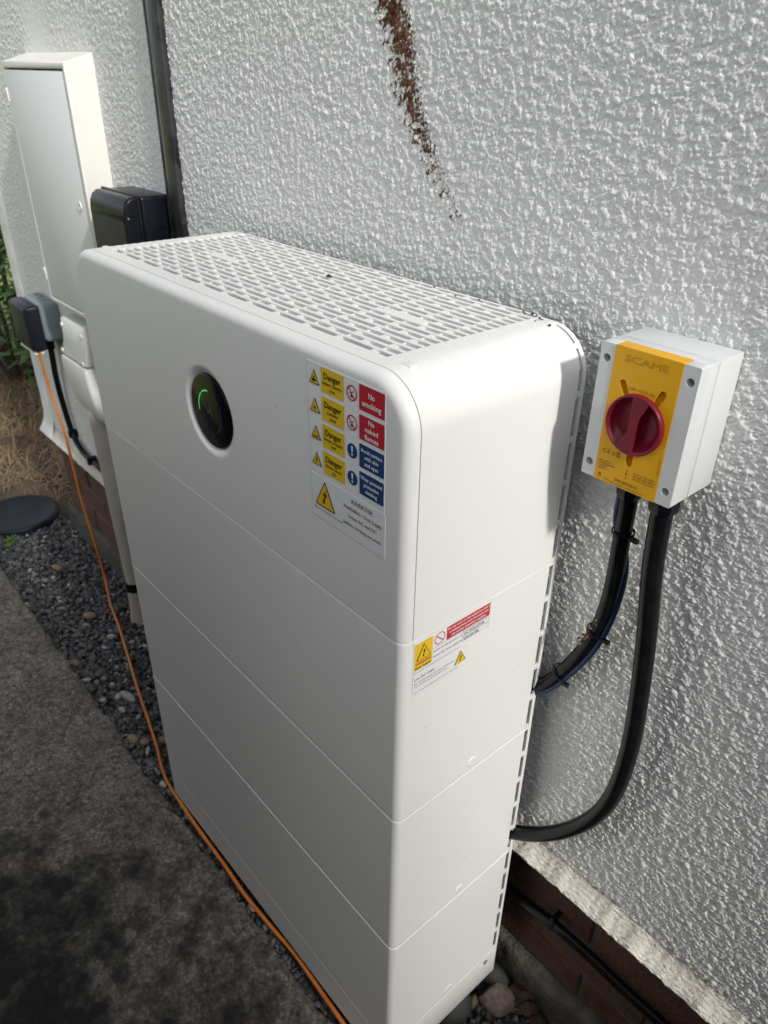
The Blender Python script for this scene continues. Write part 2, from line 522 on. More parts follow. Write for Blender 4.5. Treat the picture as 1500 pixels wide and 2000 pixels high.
# concrete path
px = np.concatenate([np.linspace(-2.9, -1.6, 90), np.linspace(-1.59, 0.2, 260), np.linspace(0.25, 3.2, 60)])
npx = len(px)
edge_y = -0.2585 - 0.012*np.clip((px+1.9)/1.2, 0, 1)
ej = np.interp(px, np.linspace(-3, 3.3, 900), np.convolve(RNG.standard_normal(900), np.ones(3)/3, 'same')*0.0045 + np.convolve(RNG.standard_normal(900), np.ones(15)/15, 'same')*0.009)
edge_y = edge_y + ej
offs = np.concatenate([[0.004, 0.001, -0.003, -0.009], -np.linspace(0.016, 0.55, 66), -np.array([0.7, 0.9, 1.12])])
zoff = np.concatenate([[-0.07, -0.012, -0.003, -0.0006], np.zeros(69)])
PX = np.repeat(px[:, None], len(offs), 1)
PY = edge_y[:, None] + offs[None, :]
nz1 = fft_noise(512, 128, 0.008, 0.05, 0.6, 8); nz2 = fft_noise(512, 128, 0.008, 0.3, 0.5, 9)
ii = np.clip(((PX+2.9)/0.012).astype(int), 0, 511); jj = np.clip(((PY+1.45)/0.0095).astype(int), 0, 127)
PZ = -0.02 + zoff[None, :] + nz1[ii, jj]*0.0009 + nz2[ii, jj]*0.0015
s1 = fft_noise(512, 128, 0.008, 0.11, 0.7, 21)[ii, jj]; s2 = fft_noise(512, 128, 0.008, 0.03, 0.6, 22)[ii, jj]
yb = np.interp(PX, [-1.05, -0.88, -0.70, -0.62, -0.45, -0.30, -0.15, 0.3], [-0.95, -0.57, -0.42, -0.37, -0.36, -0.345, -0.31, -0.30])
d = yb - PY                                              # damp dirt with shade painted in, out on the path away from its edge
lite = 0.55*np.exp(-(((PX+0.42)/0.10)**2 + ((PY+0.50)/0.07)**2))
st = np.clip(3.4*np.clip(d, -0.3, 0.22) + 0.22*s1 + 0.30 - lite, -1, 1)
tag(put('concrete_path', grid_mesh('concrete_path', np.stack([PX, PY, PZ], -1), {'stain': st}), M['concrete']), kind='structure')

# ------------------------------------------------------------------ house wall
wall = thing('house_wall', (-0.8, 0.15, -0.06), 'white roughcast house wall over a brown brick plinth', 'wall')
X1, X0, Z0w, Z1w = 0.62, -2.02, 0.372, 1.60
ST = 0.0008
NX, NZ = int((X1-X0)/ST)+8, int((Z1w-0.2)/ST)+8
n8 = fft_noise(NX, NZ, ST, 0.0075, 0.50, 1); n4 = fft_noise(NX, NZ, ST, 0.0036, 0.40, 2); n30 = fft_noise(NX, NZ, ST, 0.022, 0.55, 5)
H = np.zeros((NX, NZ), dtype=np.float32)
gr = np.random.default_rng(17)
for rad_, dens_, hg_ in ((1.3, 0.085, 0.00075), (1.9, 0.050, 0.0012), (2.7, 0.014, 0.0017), (4.6, 0.0011, 0.0023)):   # thrown grit: round grains, highest wins
    I_ = np.where(gr.random((NX, NZ)) < dens_*np.clip(1 + 0.55*n30, 0.1, 2.5), gr.uniform(0.55, 1.0, (NX, NZ)), 0).astype(np.float32)*hg_
    k_ = int(math.ceil(rad_))
    for a_ in range(-k_, k_+1):
        for b_ in range(-k_, k_+1):
            q_ = (a_*a_ + b_*b_)/(rad_*rad_)
            if q_ <= 1.0: np.maximum(H, np.roll(I_, (a_, b_), (0, 1))*math.sqrt(1 - q_*0.93), out=H)
H = H + 0.00016*n8.astype(np.float32) + 0.00020*n4.astype(np.float32) + 0.00014*n30.astype(np.float32)
def hsamp(F, x, z):
    i = np.clip((x - X0)/ST, 0, NX-1.01); j = np.clip((z - 0.2)/ST, 0, NZ-1.01)
    i0 = i.astype(int); j0 = j.astype(int); a = i-i0; b = j-j0
    return F[i0,j0]*(1-a)*(1-b)+F[i0+1,j0]*a*(1-b)+F[i0,j0+1]*(1-a)*b+F[i0+1,j0+1]*a*b
def wall_piece(xa, xb, za, zb, sx, sz):
    XX, ZZ = np.meshgrid(np.arange(xa, xb + sx*0.5, sx), np.arange(za, zb + sz*0.5, sz), indexing='ij')
    h = hsamp(H, XX, ZZ)
    # trowelled patch above the meter cabinet
    patch = np.exp(-(((XX+1.50)/0.07)**2 + ((ZZ-1.47)/0.07)**2)**2)
    h = h*(1-0.75*patch)
    # brown streak left by old growth on the wall
    cxs = np.interp(ZZ, [1.254, 1.303, 1.371, 1.442, 1.473, 1.62], [-0.226, -0.270, -0.318, -0.338, -0.358, -0.44])
    wd = np.interp(ZZ, [1.245, 1.27, 1.31, 1.36, 1.42, 1.49, 1.6], [0.011, 0.015, 0.019, 0.022, 0.022, 0.024, 0.026])
    dx = np.abs(XX - cxs + 0.004*hsamp(n30, XX, ZZ))/wd
    den = np.interp(ZZ, [1.25, 1.285, 1.32, 1.36, 1.40, 1.44, 1.6], [-0.42, -0.34, 0.02, 0.36, 0.40, 0.72, 0.80])
    nn = hsamp(n8, XX, ZZ)*0.6 + hsamp(n4, XX, ZZ)*0.4 + 0.55*hsamp(n30, XX, ZZ)
    stain = np.clip((1.15 - dx**1.6 + den - 0.80 + nn*0.62)*2.6, 0, 1)*(dx < 2.0)*(ZZ > 1.243)
    return np.stack([XX, G - h, ZZ], -1), stain
pieces = [wall_piece(-0.08, 0.47, Z0w, 1.52, 0.0011, 0.0011), wall_piece(0.468, X1, Z0w, 1.60, 0.006, 0.006), wall_piece(-0.08, 0.47, 1.516, 1.60, 0.006, 0.006), wall_piece(-0.9851, -0.0781, 1.10, 1.54, 0.0013, 0.0013), wall_piece(-0.985, -0.075, 1.537, 1.60, 0.006, 0.006),
          wall_piece(X0, -0.98, Z0w, 1.60, 0.0022, 0.0018), wall_piece(-0.984, -0.072, Z0w, 1.104, 0.006, 0.006)]
def join_grids(name, pieces):
    co, q, st_, off = [], [], [], 0
    for P, s_ in pieces:
        nx, nz = P.shape[:2]
        i_ = np.arange(nx*nz).reshape(nx, nz) + off
        q.append(np.stack([i_[:-1,:-1], i_[1:,:-1], i_[1:,1:], i_[:-1,1:]], -1).reshape(-1))
        co.append(P.reshape(-1, 3)); st_.append(s_.reshape(-1)); off += nx*nz
    co = np.concatenate(co); q = np.concatenate(q); st_ = np.concatenate(st_)
    me = bpy.data.meshes.new(name)
    me.vertices.add(len(co)); me.vertices.foreach_set('co', co.reshape(-1).astype(np.float32))
    me.loops.add(len(q)); me.loops.foreach_set('vertex_index', q.astype(np.int32))
    nq = len(q)//4
    me.polygons.add(nq); me.polygons.foreach_set('loop_start', np.arange(0, nq*4, 4, dtype=np.int32))
    me.polygons.foreach_set('use_smooth', np.ones(nq, dtype=bool))
    me.update(calc_edges=True)
    for k_, a_ in (('stain', st_), ('cream', np.zeros(len(co)))):
        me.attributes.new(k_, 'FLOAT', 'POINT').data.foreach_set('value', a_.astype(np.float32))
    return me
rough_me = join_grids('rendered_face', pieces)
put('rendered_face', rough_me, M['wall'], wall)
# bellcast drip edge : flares out over the bricks
prof = [(0.0, 0.3735), (0.0, 0.368), (0.004, 0.358), (0.010, 0.348), (0.017, 0.339), (0.021, 0.334), (0.0195, 0.330), (0.008, 0.3305), (-0.03, 0.332)]
bx = np.arange(-2.10, X1, 0.0036)
prof_s = []
for i in range(len(prof)-1):
    k = 5 if i < 6 else 2
    for t in range(k):
        prof_s.append(tuple(np.array(prof[i])*(1-t/k) + np.array(prof[i+1])*t/k))
prof_s.append(prof[-1])
PO = np.array([q[0] for q in prof_s]); PZ_ = np.array([q[1] for q in prof_s])
r1 = fft_noise(len(bx), 64, 0.0036, 0.010, 0.4, 31)[:, :len(prof_s)]; r2 = fft_noise(len(bx), 64, 0.0036, 0.09, 0.5, 32)[:, :1]; r3 = fft_noise(len(bx), 64, 0.0036, 0.03, 0.5, 33)[:, :1]
B_X = np.repeat(bx[:, None], len(prof_s), 1)
fade = np.clip(np.arange(len(prof_s))/8.0, 0, 1)[None, :]
B_Y = G - PO[None, :]*(1 + 0.05*r2) - 0.0010*np.clip(r1+0.4, 0, 2.5) - 0.0007*(1-fade)
B_Z = PZ_[None, :] + fade*(0.0016*r2 + 0.0009*r3) + 0.0008*r1
be_me = grid_mesh('bellcast_edge', np.stack([B_X, B_Y, B_Z], -1)[:, ::-1], {'stain': np.zeros_like(B_X), 'cream': np.ones_like(B_X)*0.75})
put('bellcast_edge', be_me, M['wall'], wall)
# smooth band at the far house corner
cz = np.linspace(0.335, 1.62, 120)
cprof = [(-2.015, 0.0), (-2.022, 0.0035), (-2.05, 0.0045), (-2.085, 0.0045), (-2.099, 0.001), (-2.105, -0.008), (-2.105, -0.05), (-2.105, -0.6), (-2.105, -3.0)]
wob = fft_noise(120, 32, 0.011, 0.08, 0.6, 41)[:, :len(cprof)]
CX = np.array([c[0] for c in cprof])[None, :] + wob*0.0012
flare = 0.03*np.clip((0.42 - cz)/0.085, 0, 1)**2
CX[:, 3:] -= flare[:, None]
CY = G - np.array([c[1] for c in cprof])[None, :] - wob*0.0006 - flare[:, None]*(np.array([1, 1, 1, 1, 1, 0.7, 0, 0, 0])*0.6)[None, :]
CZ = np.repeat(cz[:, None], len(cprof), 1)
put('corner_band', grid_mesh('corner_band', np.stack([CX, CY, CZ], -1), {'stain': np.zeros_like(CX), 'cream': np.zeros_like(CX)}), M['wall'], wall)
# the wall above and beyond the picture
mb = MB()
mb.box(-2.1, 3.2, G+0.004, 0.30, Z1w-0.01, 3.0)
mb.box(X1-0.01, 3.2, G+0.003, 0.30, 0.335, Z1w-0.01)
mb.put('upper_face', M['wallfar'], wall)
mb = MB(); mb.box(-2.095, X1-0.02, G+0.012, 0.30, 0.336, Z1w-0.02)
mb.put('wall_core', M['mortar'], wall)
# plinth with bricks
pl_o = MB().box(-2.09, 3.2, 0.0600, 0.30, -0.10, 0.335).put('plinth', M['mortar'], wall)
brick_meshes = []
for k in range(5):
    bm = bmesh.new(); bmesh.ops.create_cube(bm, size=1)
    for v in bm.verts: v.co = Vector((v.co.x*0.213, v.co.y*0.03, v.co.z*0.064))
    bmesh.ops.bevel(bm, geom=list(bm.edges), offset=0.003, segments=1, affect='EDGES')
    for v in bm.verts: v.co += Vector((random.uniform(-1,1)*0.0012, random.uniform(-1,1)*0.0008, random.uniform(-1,1)*0.0012))
    me = bpy.data.meshes.new('brick'); bm.to_mesh(me); bm.free()
    me.materials.append(M['brick'] if k % 2 else M['brick2'])
    brick_meshes.append(me)
for c in range(4):
    z = 0.0725 + c*0.075
    x = -2.09 + (0.1065 if c % 2 == 0 else 0.0) + 0.0
    if c % 2: 
        o = bpy.data.objects.new('brick', brick_meshes[c]); COL.objects.link(o); o.parent = pl_o
        o.scale = (0.48, 1, 1); o.location = (-2.09 + 0.052, 0.0706, z)
        x = -2.09 + 0.102 + 0.01 + 0.1065
    while x < 0.95:
        o = bpy.data.objects.new('brick', random.choice(brick_meshes)); COL.objects.link(o); o.parent = pl_o
        o.location = (x + random.uniform(-.0015, .0015), 0.0706 + random.uniform(-.002, .002), z + random.uniform(-.001, .001))
        x += 0.2235
fx = np.linspace(-2.1, 3.0, 420)
fp = [(0.062, 0.036), (0.048, 0.0365), (0.0365, 0.033), (0.034, 0.024), (0.034, -0.02), (0.033, -0.06), (0.033, -0.12)]
rr = fft_noise(420, 16, 0.012, 0.10, 0.7, 51)[:, :7]
FY = np.array([q[0] for q in fp])[None, :] + rr*0.0022
FZ = np.array([q[1] for q in fp])[None, :] + rr*0.002
put('footing', grid_mesh('footing', np.stack([np.repeat(fx[:, None], 7, 1), FY, FZ], -1)), M['footing'], wall)

# gravel chips
def stones(n, region, size, cols, zfun, seed, name, flatten=(0.35, 0.8)):
    r = np.random.default_rng(seed)
    bm = bmesh.new(); bmesh.ops.create_icosphere(bm, subdivisions=1, radius=1)
    bv = np.array([v.co[:] for v in bm.verts]); bf = np.array([[v.index for v in f.verts] for f in bm.faces]); bm.free()
    nv, nf = len(bv), len(bf)
    x = r.uniform(region[0], region[1], n); y = r.uniform(region[2], region[3], n)
    s = size[0] + (size[1]-size[0])*r.random(n)**2.2
    sc = np.stack([s*r.uniform(0.8, 1.5, n), s*r.uniform(0.6, 1.1, n), s*r.uniform(*flatten, n)], -1)
    V = bv[None]*(1 + 0.22*r.standard_normal((n, nv, 1))).clip(0.6, 1.5)*sc[:, None]
    a = r.uniform(0, 2*np.pi, n); t = r.normal(0, 0.35, n)
    ct, st_ = np.cos(t)[:, None], np.sin(t)[:, None]
    V = np.stack([V[..., 0], V[..., 1]*ct - V[..., 2]*st_, V[..., 1]*st_ + V[..., 2]*ct], -1)
    ca, sa = np.cos(a)[:, None], np.sin(a)[:, None]
    V = np.stack([V[..., 0]*ca - V[..., 1]*sa, V[..., 0]*sa + V[..., 1]*ca, V[..., 2]], -1)
    V += np.stack([x, y, zfun(x, y, r) + sc[:, 2]*0.45], -1)[:, None]
    F = (bf[None] + (np.arange(n)*nv)[:, None, None]).reshape(-1, 3)
    me = bpy.data.meshes.new(name)
    me.vertices.add(n*nv); me.vertices.foreach_set('co', V.reshape(-1).astype(np.float32))
    me.loops.add(len(F)*3); me.loops.foreach_set('vertex_index', F.reshape(-1).astype(np.int32))
    me.polygons.add(len(F)); me.polygons.foreach_set('loop_start', np.arange(0, len(F)*3, 3, dtype=np.int32))
    me.update(calc_edges=True)
    cols = np.array(cols); w = cols[:, 3]/cols[:, 3].sum()
    ci = r.choice(len(cols), n, p=w)
    c = cols[ci, :3]*r.uniform(0.6, 1.35, (n, 1))
    C4 = np.concatenate([np.repeat(c, nv, 0), np.ones((n*nv, 1))], 1)
    at = me.color_attributes.new('col', 'FLOAT_COLOR', 'POINT'); at.data.foreach_set('color', C4.reshape(-1).astype(np.float32))
    return me
SL = [(0.075, 0.078, 0.088, 10), (0.115, 0.115, 0.122, 7), (0.17, 0.165, 0.16, 3), (0.30, 0.29, 0.27, 0.9), (0.42, 0.41, 0.39, 0.5), (0.10, 0.075, 0.05, 1.2)]
zf = lambda x, y, r: -0.066 + r.uniform(0, 0.012, len(x))
g1 = stones(9000, (-2.50, -0.70, -0.262, 0.04), (0.0035, 0.0110), SL, zf, 61, 'gravel')
tag(put('gravel', g1, M['slate']), 'loose dark slate chips lying along the foot of the wall', 'gravel', kind='stuff')
g2 = stones(2400, (-0.02, 0.55, -0.262, 0.04), (0.004, 0.011), SL, zf, 62, 'gravel')
tag(put('gravel', g2, M['slate']), 'dark slate chips in the near corner right of the white unit', 'gravel', kind='stuff')
g3 = stones(700, (-0.74, 0.0, -0.262, -0.235), (0.0035, 0.009), SL, lambda x, y, r: -0.072 + r.uniform(0, 0.006, len(x)), 63, 'gravel')
tag(put('gravel', g3, M['slate']), 'dark grit in the gap between the path edge and the white unit', 'gravel', kind='stuff')

# ================================================================== BATTERY UNIT
W, D, T, S1 = 0.738, 0.2524, 1.1764, 0.8968
unit = thing('battery_storage_unit', (-W/2, -D/2, 0.0), 'tall white battery and inverter stack with a slatted top beside the wall', 'battery unit')
RC = 0.05
DC = (-0.3616, 1.0366)
def outl(d):  # inverter outline in xz, inset d
    return rrect(-W, 0.0, S1 + 0.0006 - d*0.94, T, (0.002, RC, RC, 0.002), d, 14)
def densify(pts, n=6):
    out = []
    for i in range(len(pts)):
        a, b = pts[i], pts[(i+1) % len(pts)]
        L = math.hypot(b[0]-a[0], b[1]-a[1])
        k = max(1, int(L/0.02))
        for t in range(k): out.append((a[0]+(b[0]-a[0])*t/k, a[1]+(b[1]-a[1])*t/k))
    return out
base_o = outl(0.0)
# common parametrisation: densify using the counts of the zero-inset outline
def outl_d(d):
    pts = outl(d); out = []
    for i in range(len(pts)):
        a0, b0 = base_o[i], base_o[(i+1) % len(pts)]
        k = max(1, int(math.hypot(b0[0]-a0[0], b0[1]-a0[1])/0.02))
        a, b = pts[i], pts[(i+1) % len(pts)]
        for t in range(k): out.append((a[0]+(b[0]-a[0])*t/k, a[1]+(b[1]-a[1])*t/k))
    return out
ang = [math.atan2(q[1]-DC[1], q[0]-DC[0]) for q in outl_d(0.0)]
def circ(r, y): return [(DC[0]+r*math.cos(a), y, DC[1]+r*math.sin(a)) for a in ang]
def out3(d, y): return [(q[0], y, q[1]) for q in outl_d(d)]
FR = 0.0115
rg = [circ(0.0480, -D+0.0080), circ(0.0482, -D+0.0052), circ(0.0492, -D+0.0046), circ(0.0520, -D+0.0030), circ(0.0550, -D+0.0012), circ(0.0572, -D+0.0003), circ(0.0590, -D), circ(0.0610, -D)]
rg += [out3(FR+0.004, -D), out3(FR, -D)]
for k in range(1, 9):
    a = R(90*k/8)
    rg.append(out3(FR - FR*math.sin(a), -D + FR*(1-math.cos(a))))
rg += [out3(0, -0.2387), out3(0.0015, -0.2383), out3(0.006, -0.2383)]
MB().rings(rg).put('front_cover', M['case'], unit, ang=35)
# display
disp = MB().rings([[(DC[0]+r*math.cos(2*math.pi*k/64), y, DC[1]+r*math.sin(2*math.pi*k/64)) for k in range(64)] for r, y in ((0.0478, -D+0.008), (0.0478, -D+0.0035), (0.0470, -D+0.0022), (0.0455, -D+0.0018))], cap1=True).put('display', M['glass'], unit, ang=50)
pd = Plane((DC[0], -D+0.0018, DC[1]), (1,0,0), (0,0,1), (0,-1,0))
def arc(mb, pl, r0, r1, a0, a1, h, n=20):
    o = [(r1*math.cos(R(a0+(a1-a0)*k/n)), r1*math.sin(R(a0+(a1-a0)*k/n))) for k in range(n+1)]
    i = [(r0*math.cos(R(a0+(a1-a0)*k/n)), r0*math.sin(R(a0+(a1-a0)*k/n))) for k in range(n+1)]
    mb.add([pl.p(*q, h) for q in o+i], [(k, k+1, n+1+k+1, n+1+k) for k in range(n)])
mb = MB(); arc(mb, pd, 0.0260, 0.0276, 92, 128, 0.0004); mb.put('status_light', M['green'], disp)
mb = MB(); arc(mb, pd, 0.0260, 0.0276, 134, 190, 0.0004); mb.put('status_light', M['green'], disp)
mb = MB(); arc(mb, pd, 0.0262, 0.0274, -60, 88, 0.0004, 40)
for q in ([(-.010,.012),(-.006,.012),(-.005,.002),(.001,.004),(.001,.009),(.005,.009),(.006,-.012),(.000,-.001),(-.006,-.004)],):
    flat(mb, pd, q, 0.0004)
for cx, cy in ((-.013,-.021),(.004,-.030),(.016,-.022)): flat(mb, pd, circle(cx, cy, 0.0022, 10), 0.0004)
tag(mb.put('icon', M['icon'], disp), kind='stuff')

# shell : right and left L-shaped sides, front/back strips of the top
XG0, XG1 = -0.668, -0.070
YS0, YS1 = -0.2376, -0.0125
def side_path(sgn):
    pts = [(0.0, S1 + 0.0002), (0.0, S1 + 0.05), (0.0, S1 + 0.12), (0.0, T - RC - 0.02)]
    pts += [(-RC + RC*math.cos(R(90*k/14)), T - RC + RC*math.sin(R(90*k/14))) for k in range(15)]
    pts += [(-0.058, T), (XG1, T)]
    inn = [(-0.003, S1 + 0.0002), (-0.003, S1 + 0.05), (-0.003, S1 + 0.12), (-0.003, T - RC - 0.02)]
    inn += [(-RC + (RC-.003)*math.cos(R(90*k/14)), T - RC + (RC-.003)*math.sin(R(90*k/14))) for k in range(15)]
    inn += [(-0.058, T-.003), (XG1, T-.003)]
    if sgn < 0:
        pts = [(-W - a, b) for a, b in pts]; inn = [(-W - a, b) for a, b in inn]
    return pts, inn
for sgn in (1, -1):
    pts, inn = side_path(sgn)
    loop = pts + inn[::-1]
    mb = MB().rings([[(a, YS0, b) for a, b in loop], [(a, YS1, b) for a, b in loop]], closed=True, cap0=True, cap1=True)
    mb.put('side_shell', M['case'], unit, ang=30)
    # rear rim with vent slots that follow the same outline
    L = [0.0]
    for i in range(1, len(pts)): L.append(L[-1] + math.hypot(pts[i][0]-pts[i-1][0], pts[i][1]-pts[i-1][1]))
    def at_len(s, P):
        i = max(0, min(len(L)-2, int(np.searchsorted(L, s))-1)); t = (s-L[i])/(L[i+1]-L[i])
        return (P[i][0]+(P[i+1][0]-P[i][0])*t, P[i][1]+(P[i+1][1]-P[i][1])*t)
    mb = MB()
    def strip(s0, s1, y0, y1, n):
        sec = []
        for k in range(n+1):
            s = s0+(s1-s0)*k/n; a = at_len(s, pts); b = at_len(s, inn)
            sec.append([(a[0], y0, a[1]), (a[0], y1, a[1]), (b[0], y1, b[1]), (b[0], y0, b[1])])
        mb.rings(sec, True, True, True)
    tot = L[-1]
    strip(0, tot, -0.0062, 0.0, 40)
    s = 0.004
    edges = [0.0045]
    br = [(0.0, 0.0055)]
    while s < tot - 0.03:
        s += 0.0528; br.append((s - 0.005, s + 0.001))
    br.append((tot - 0.02, tot))
    for a, b in br: strip(a, min(b, tot), YS1 - 0.0002, -0.0060, 3)
    mb.put('vent_rim', M['case'], unit, ang=30)
MB().box(XG0, XG1, YS0, -0.2180, T-0.003, T).put('top_strip', M['case'], unit)
# top grille : each slat with the bridges behind it
PIT, SW = 0.01235, 0.0074
Y0 = -0.2178
for j in range(0, 19):
    yb0 = Y0 + PIT*(j-1) + SW
    yb1 = Y0 + PIT*j
    if j == 0: yb0 = -0.2180
    if j == 18: yb1 = 0.0035
    mb = MB()
    mb.box(XG0 - 0.0005, XG1 + 0.0005, yb0, yb1, T - (0.003 if j == 0 else 0.0095), T - 0.0001*(j % 2))
    if j < 18:
        per = 0.0547
        A = (j % 2 == 0)
        c0 = -0.0941 if A else -0.1217        # bridge centre
        xb = c0 - per*12
        while xb < XG1 + per:
            lo, hi = max(xb-0.0038, XG0), min(xb+0.0038, XG1)
            if hi > lo: mb.box(lo, hi, yb1-0.0003, yb1+SW+0.0003, T-0.006, T-0.0011)
            if not A:
                xm = xb + per/2
                if XG0 < xm - 0.001 and xm + 0.001 < XG1: mb.box(xm-0.0011, xm+0.0011, yb1-0.0003, yb1+SW+0.0003, T-0.008, T-0.0016)
            xb += per
        if j == 8:
            for xc in (-0.162, -0.536): mb.box(xc-0.034, xc+0.034, yb1-0.0003, yb1+SW+0.0003, T-0.004, T-0.00025)
    mb.put('slat', M['case'], unit)
MB().box(XG0-0.01, XG1+0.01, -0.234, -0.002, T-0.029, T-0.026).put('inner_tray', M['tray'], unit)
# dark core that closes the inverter
MB().box(-W+0.004, -0.004, -0.2365, -0.030, S1-0.004, T-0.06).put('inner_body', M['void'], unit)
# fine ribs running round the end curves
mb = MB()
for sgn in (1, -1):
    pts, inn = side_path(sgn)
    P = [q for q in pts[6:]]
    for j in range(1, 18):
        yc = Y0 + PIT*j - 0.003
        sec = []
        for i, (a, b) in enumerate(P):
            f = 0.00040*min(1, i/5)
            na = max(0, min(1, 1 - i/13.0)); 
            cxx = -RC if sgn > 0 else -W + RC
            if i < 13:
                vx, vz = a-cxx, b-(T-RC); l = math.hypot(vx, vz); vx, vz = vx/l, vz/l
            else: vx, vz = 0, 1
            sec.append([(a+vx*f, yc-0.0005, b+vz*f), (a+vx*f, yc+0.0005, b+vz*f), (a-vx*.0008, yc+0.0012, b-vz*.0008), (a-vx*.0008, yc-0.0012, b-vz*.0008)])
        mb.rings(sec, True, True, True)
tag(mb.put('rib', M['case'], unit), kind='stuff')
for x, y in ((-0.0416, -0.2165), (-0.0471, -0.0107), (-0.7050, -0.2113), (-0.7000, -0.0154)):
    zt = T - (0.0015 if abs(x) < 0.05 else 0.004)
    bbox('clip', x-0.006, x+0.006, y-0.004, y+0.004, zt-0.006, zt+0.0025, 0.001, M['case'], unit)
MB().box(-0.192, -0.176, -0.2330, -0.2322, T-0.0002, T+0.00035).add([], []).put('clip_mark', M['case_in'], unit)

# battery modules
def module(name, z0, z1, dx, slots, bv=0.0012, mtl=M['case']):
    R4 = (0.0105, 0.0, 0.0, 0.0105)
    def ol(d, z): return [(a, b, z) for a, b in rrect(-W - dx, dx, -D - dx, -0.0125, (0.0105, 0.001, 0.001, 0.0105), d, 8)]
    rgs = [ol(0.004, z0), ol(bv, z0), ol(bv*0.3, z0+bv*0.3), ol(0, z0+bv), ol(0, z0+bv+0.004), ol(0, z1-bv-0.004), ol(0, z1-bv), ol(bv*0.3, z1-bv*0.3), ol(bv, z1), ol(0.004, z1)]
    o = MB().rings(rgs, True, True, True).put(name, mtl, unit, ang=50)
    for sg in (1, -1):
        mb = MB()
        xa, xb2 = (dx-0.003, dx) if sg > 0 else (-W-dx, -W-dx+0.003)
        mb.box(xa, xb2, -0.0060, 0.0, z0, z1)
        if slots:
            zz = z1
            pit = (z1 - z0)/5 if slots == 5 else 0.0535
            for k in range(6):
                zc = z1 - pit*k
                lo, hi = max(z0+0.0004, zc-0.0035), min(z1-0.0004, zc+0.0035)
                if k in (0,): lo = z1-0.005
                if hi > lo: mb.box(xa+0.0001, xb2-0.0001, -0.0127, -0.0059, lo, hi)
        else:
            mb.box(xa+0.0001, xb2-0.0001, -0.0127, -0.0059, z0+0.0004, z1-0.0004)
        mb.put('vent_rim', mtl, o)
    return o
m1 = module('battery_module', 0.6200, S1 - 0.0003, -0.0004, 5, 0.0002)
m2 = module('battery_module', 0.3500, 0.6196, -0.0002, 5, 0.0006)
m3 = module('battery_module', 0.0802, 0.3496, 0.0002, 5, 0.0006)
mbase = module('base', 0.0, 0.0798, 0.0002, 0, 0.0006)
def dome(parent, x, y, z, r, hgt, m, name):
    rgs = []
    for f, hh_ in ((1.0, 0.0), (0.95, hgt*0.6), (0.75, hgt*0.95), (0.4, hgt)):
        rgs.append([(x+hh_, y+r*f*math.cos(2*math.pi*k/20), z+r*f*math.sin(2*math.pi*k/20)) for k in range(20)])
    return MB().rings(rgs, cap1=True).put(name, m, parent, ang=60)
dome(m1, -0.0004, -0.122, 0.634, 0.0085, 0.0009, M['case'], 'plug')
dome(m2, -0.0002, -0.121, 0.363, 0.0085, 0.0009, M['case'], 'plug')
dome(m3, 0.0002, -0.123, 0.0935, 0.0085, 0.0009, M['case'], 'plug')
dome(mbase, 0.0002, -0.028, 0.058, 0.0050, 0.0004, M['void'], 'screw_hole')
dome(mbase, 0.0005, -0.0278, 0.0578, 0.0026, 0.0005, M['steel'], 'screw')
dome(mbase, 0.0002, -0.040, 0.056, 0.0028, 0.0006, M['case'], 'plug')
dome(mbase, 0.0002, -0.014, 0.028, 0.0025, 0.0006, M['case'], 'plug')
MB().box(-W+0.02, -0.004, -D+0.02, -0.03, -0.02, 0.0).put('foot', M['void'], unit)

# ---- printed labels on the front cover
def tri(cx, z0, z1, hw, r=0.12):
    hgt = z1 - z0
    P = [(cx, z1), (cx-hw, z0), (cx+hw, z0)]
    out = []
    for i in range(3):
        a, b, c = Vector(P[i-1]).to_2d(), Vector(P[i]).to_2d(), Vector(P[(i+1) % 3]).to_2d()
        out += [tuple(b.lerp(a, r*0.8)), tuple(b.lerp(a, r*0.3).lerp(b.lerp(c, r*0.3), 0.5)), tuple(b.lerp(c, r*0.8))]
    return out
BOLT = [(0.10, 0.62), (0.30, 0.62), (0.06, 0.36), (0.26, 0.40), (0.08, 0.17), (0.17, 0.17), (0.0, 0.03), (-0.10, 0.20), (-0.02, 0.19), (0.06, 0.29), (-0.22, 0.27)]
def bolt(mb, pl, cx, z0, z1, hw, h):
    hgt = z1-z0
    P = [(0.16,0.72),(-0.16,0.44),(-0.02,0.46),(-0.12,0.25),(-0.19,0.27),(-0.10,0.05),(0.08,0.20),(-0.01,0.21),(0.20,0.56),(0.02,0.52)]
    P = [(0.20,0.74),(-0.20,0.42),(0.02,0.46),(-0.14,0.22),(-0.24,0.25),(-0.14,0.04),(0.06,0.20),(-0.05,0.21),(0.26,0.54),(0.02,0.50)]
    v = [pl.p(cx+a*hw*1.3, z0+b*hgt*1.0+hgt*0.06, h) for a, b in P]
    mb.add(v, [(0,1,2,9),(9,2,8),(2,7,8),(2,3,7),(3,4,5),(3,5,7),(5,6,7)])
def ring(mb, pl, cx, cy, r0, r1, h, n=36):
    o = circle(cx, cy, r1, n); i = circle(cx, cy, r0, n)
    mb.add([pl.p(*q, h) for q in o+i], [(k, (k+1) % n, n+(k+1) % n, n+k) for k in range(n)])
def slash(mb, pl, cx, cy, r, w, ang_, h):
    c, s = math.cos(ang_), math.sin(ang_)
    flat(mb, pl, [(cx+a*c-b*s, cy+a*s+b*c) for a, b in ((-r,-w),(r,-w),(r,w),(-r,w))], h)
def rr(x0, x1, z0, z1, r=0.001): return rrect(x0, x1, z0, z1, (r, r, r, r), 0, 3)

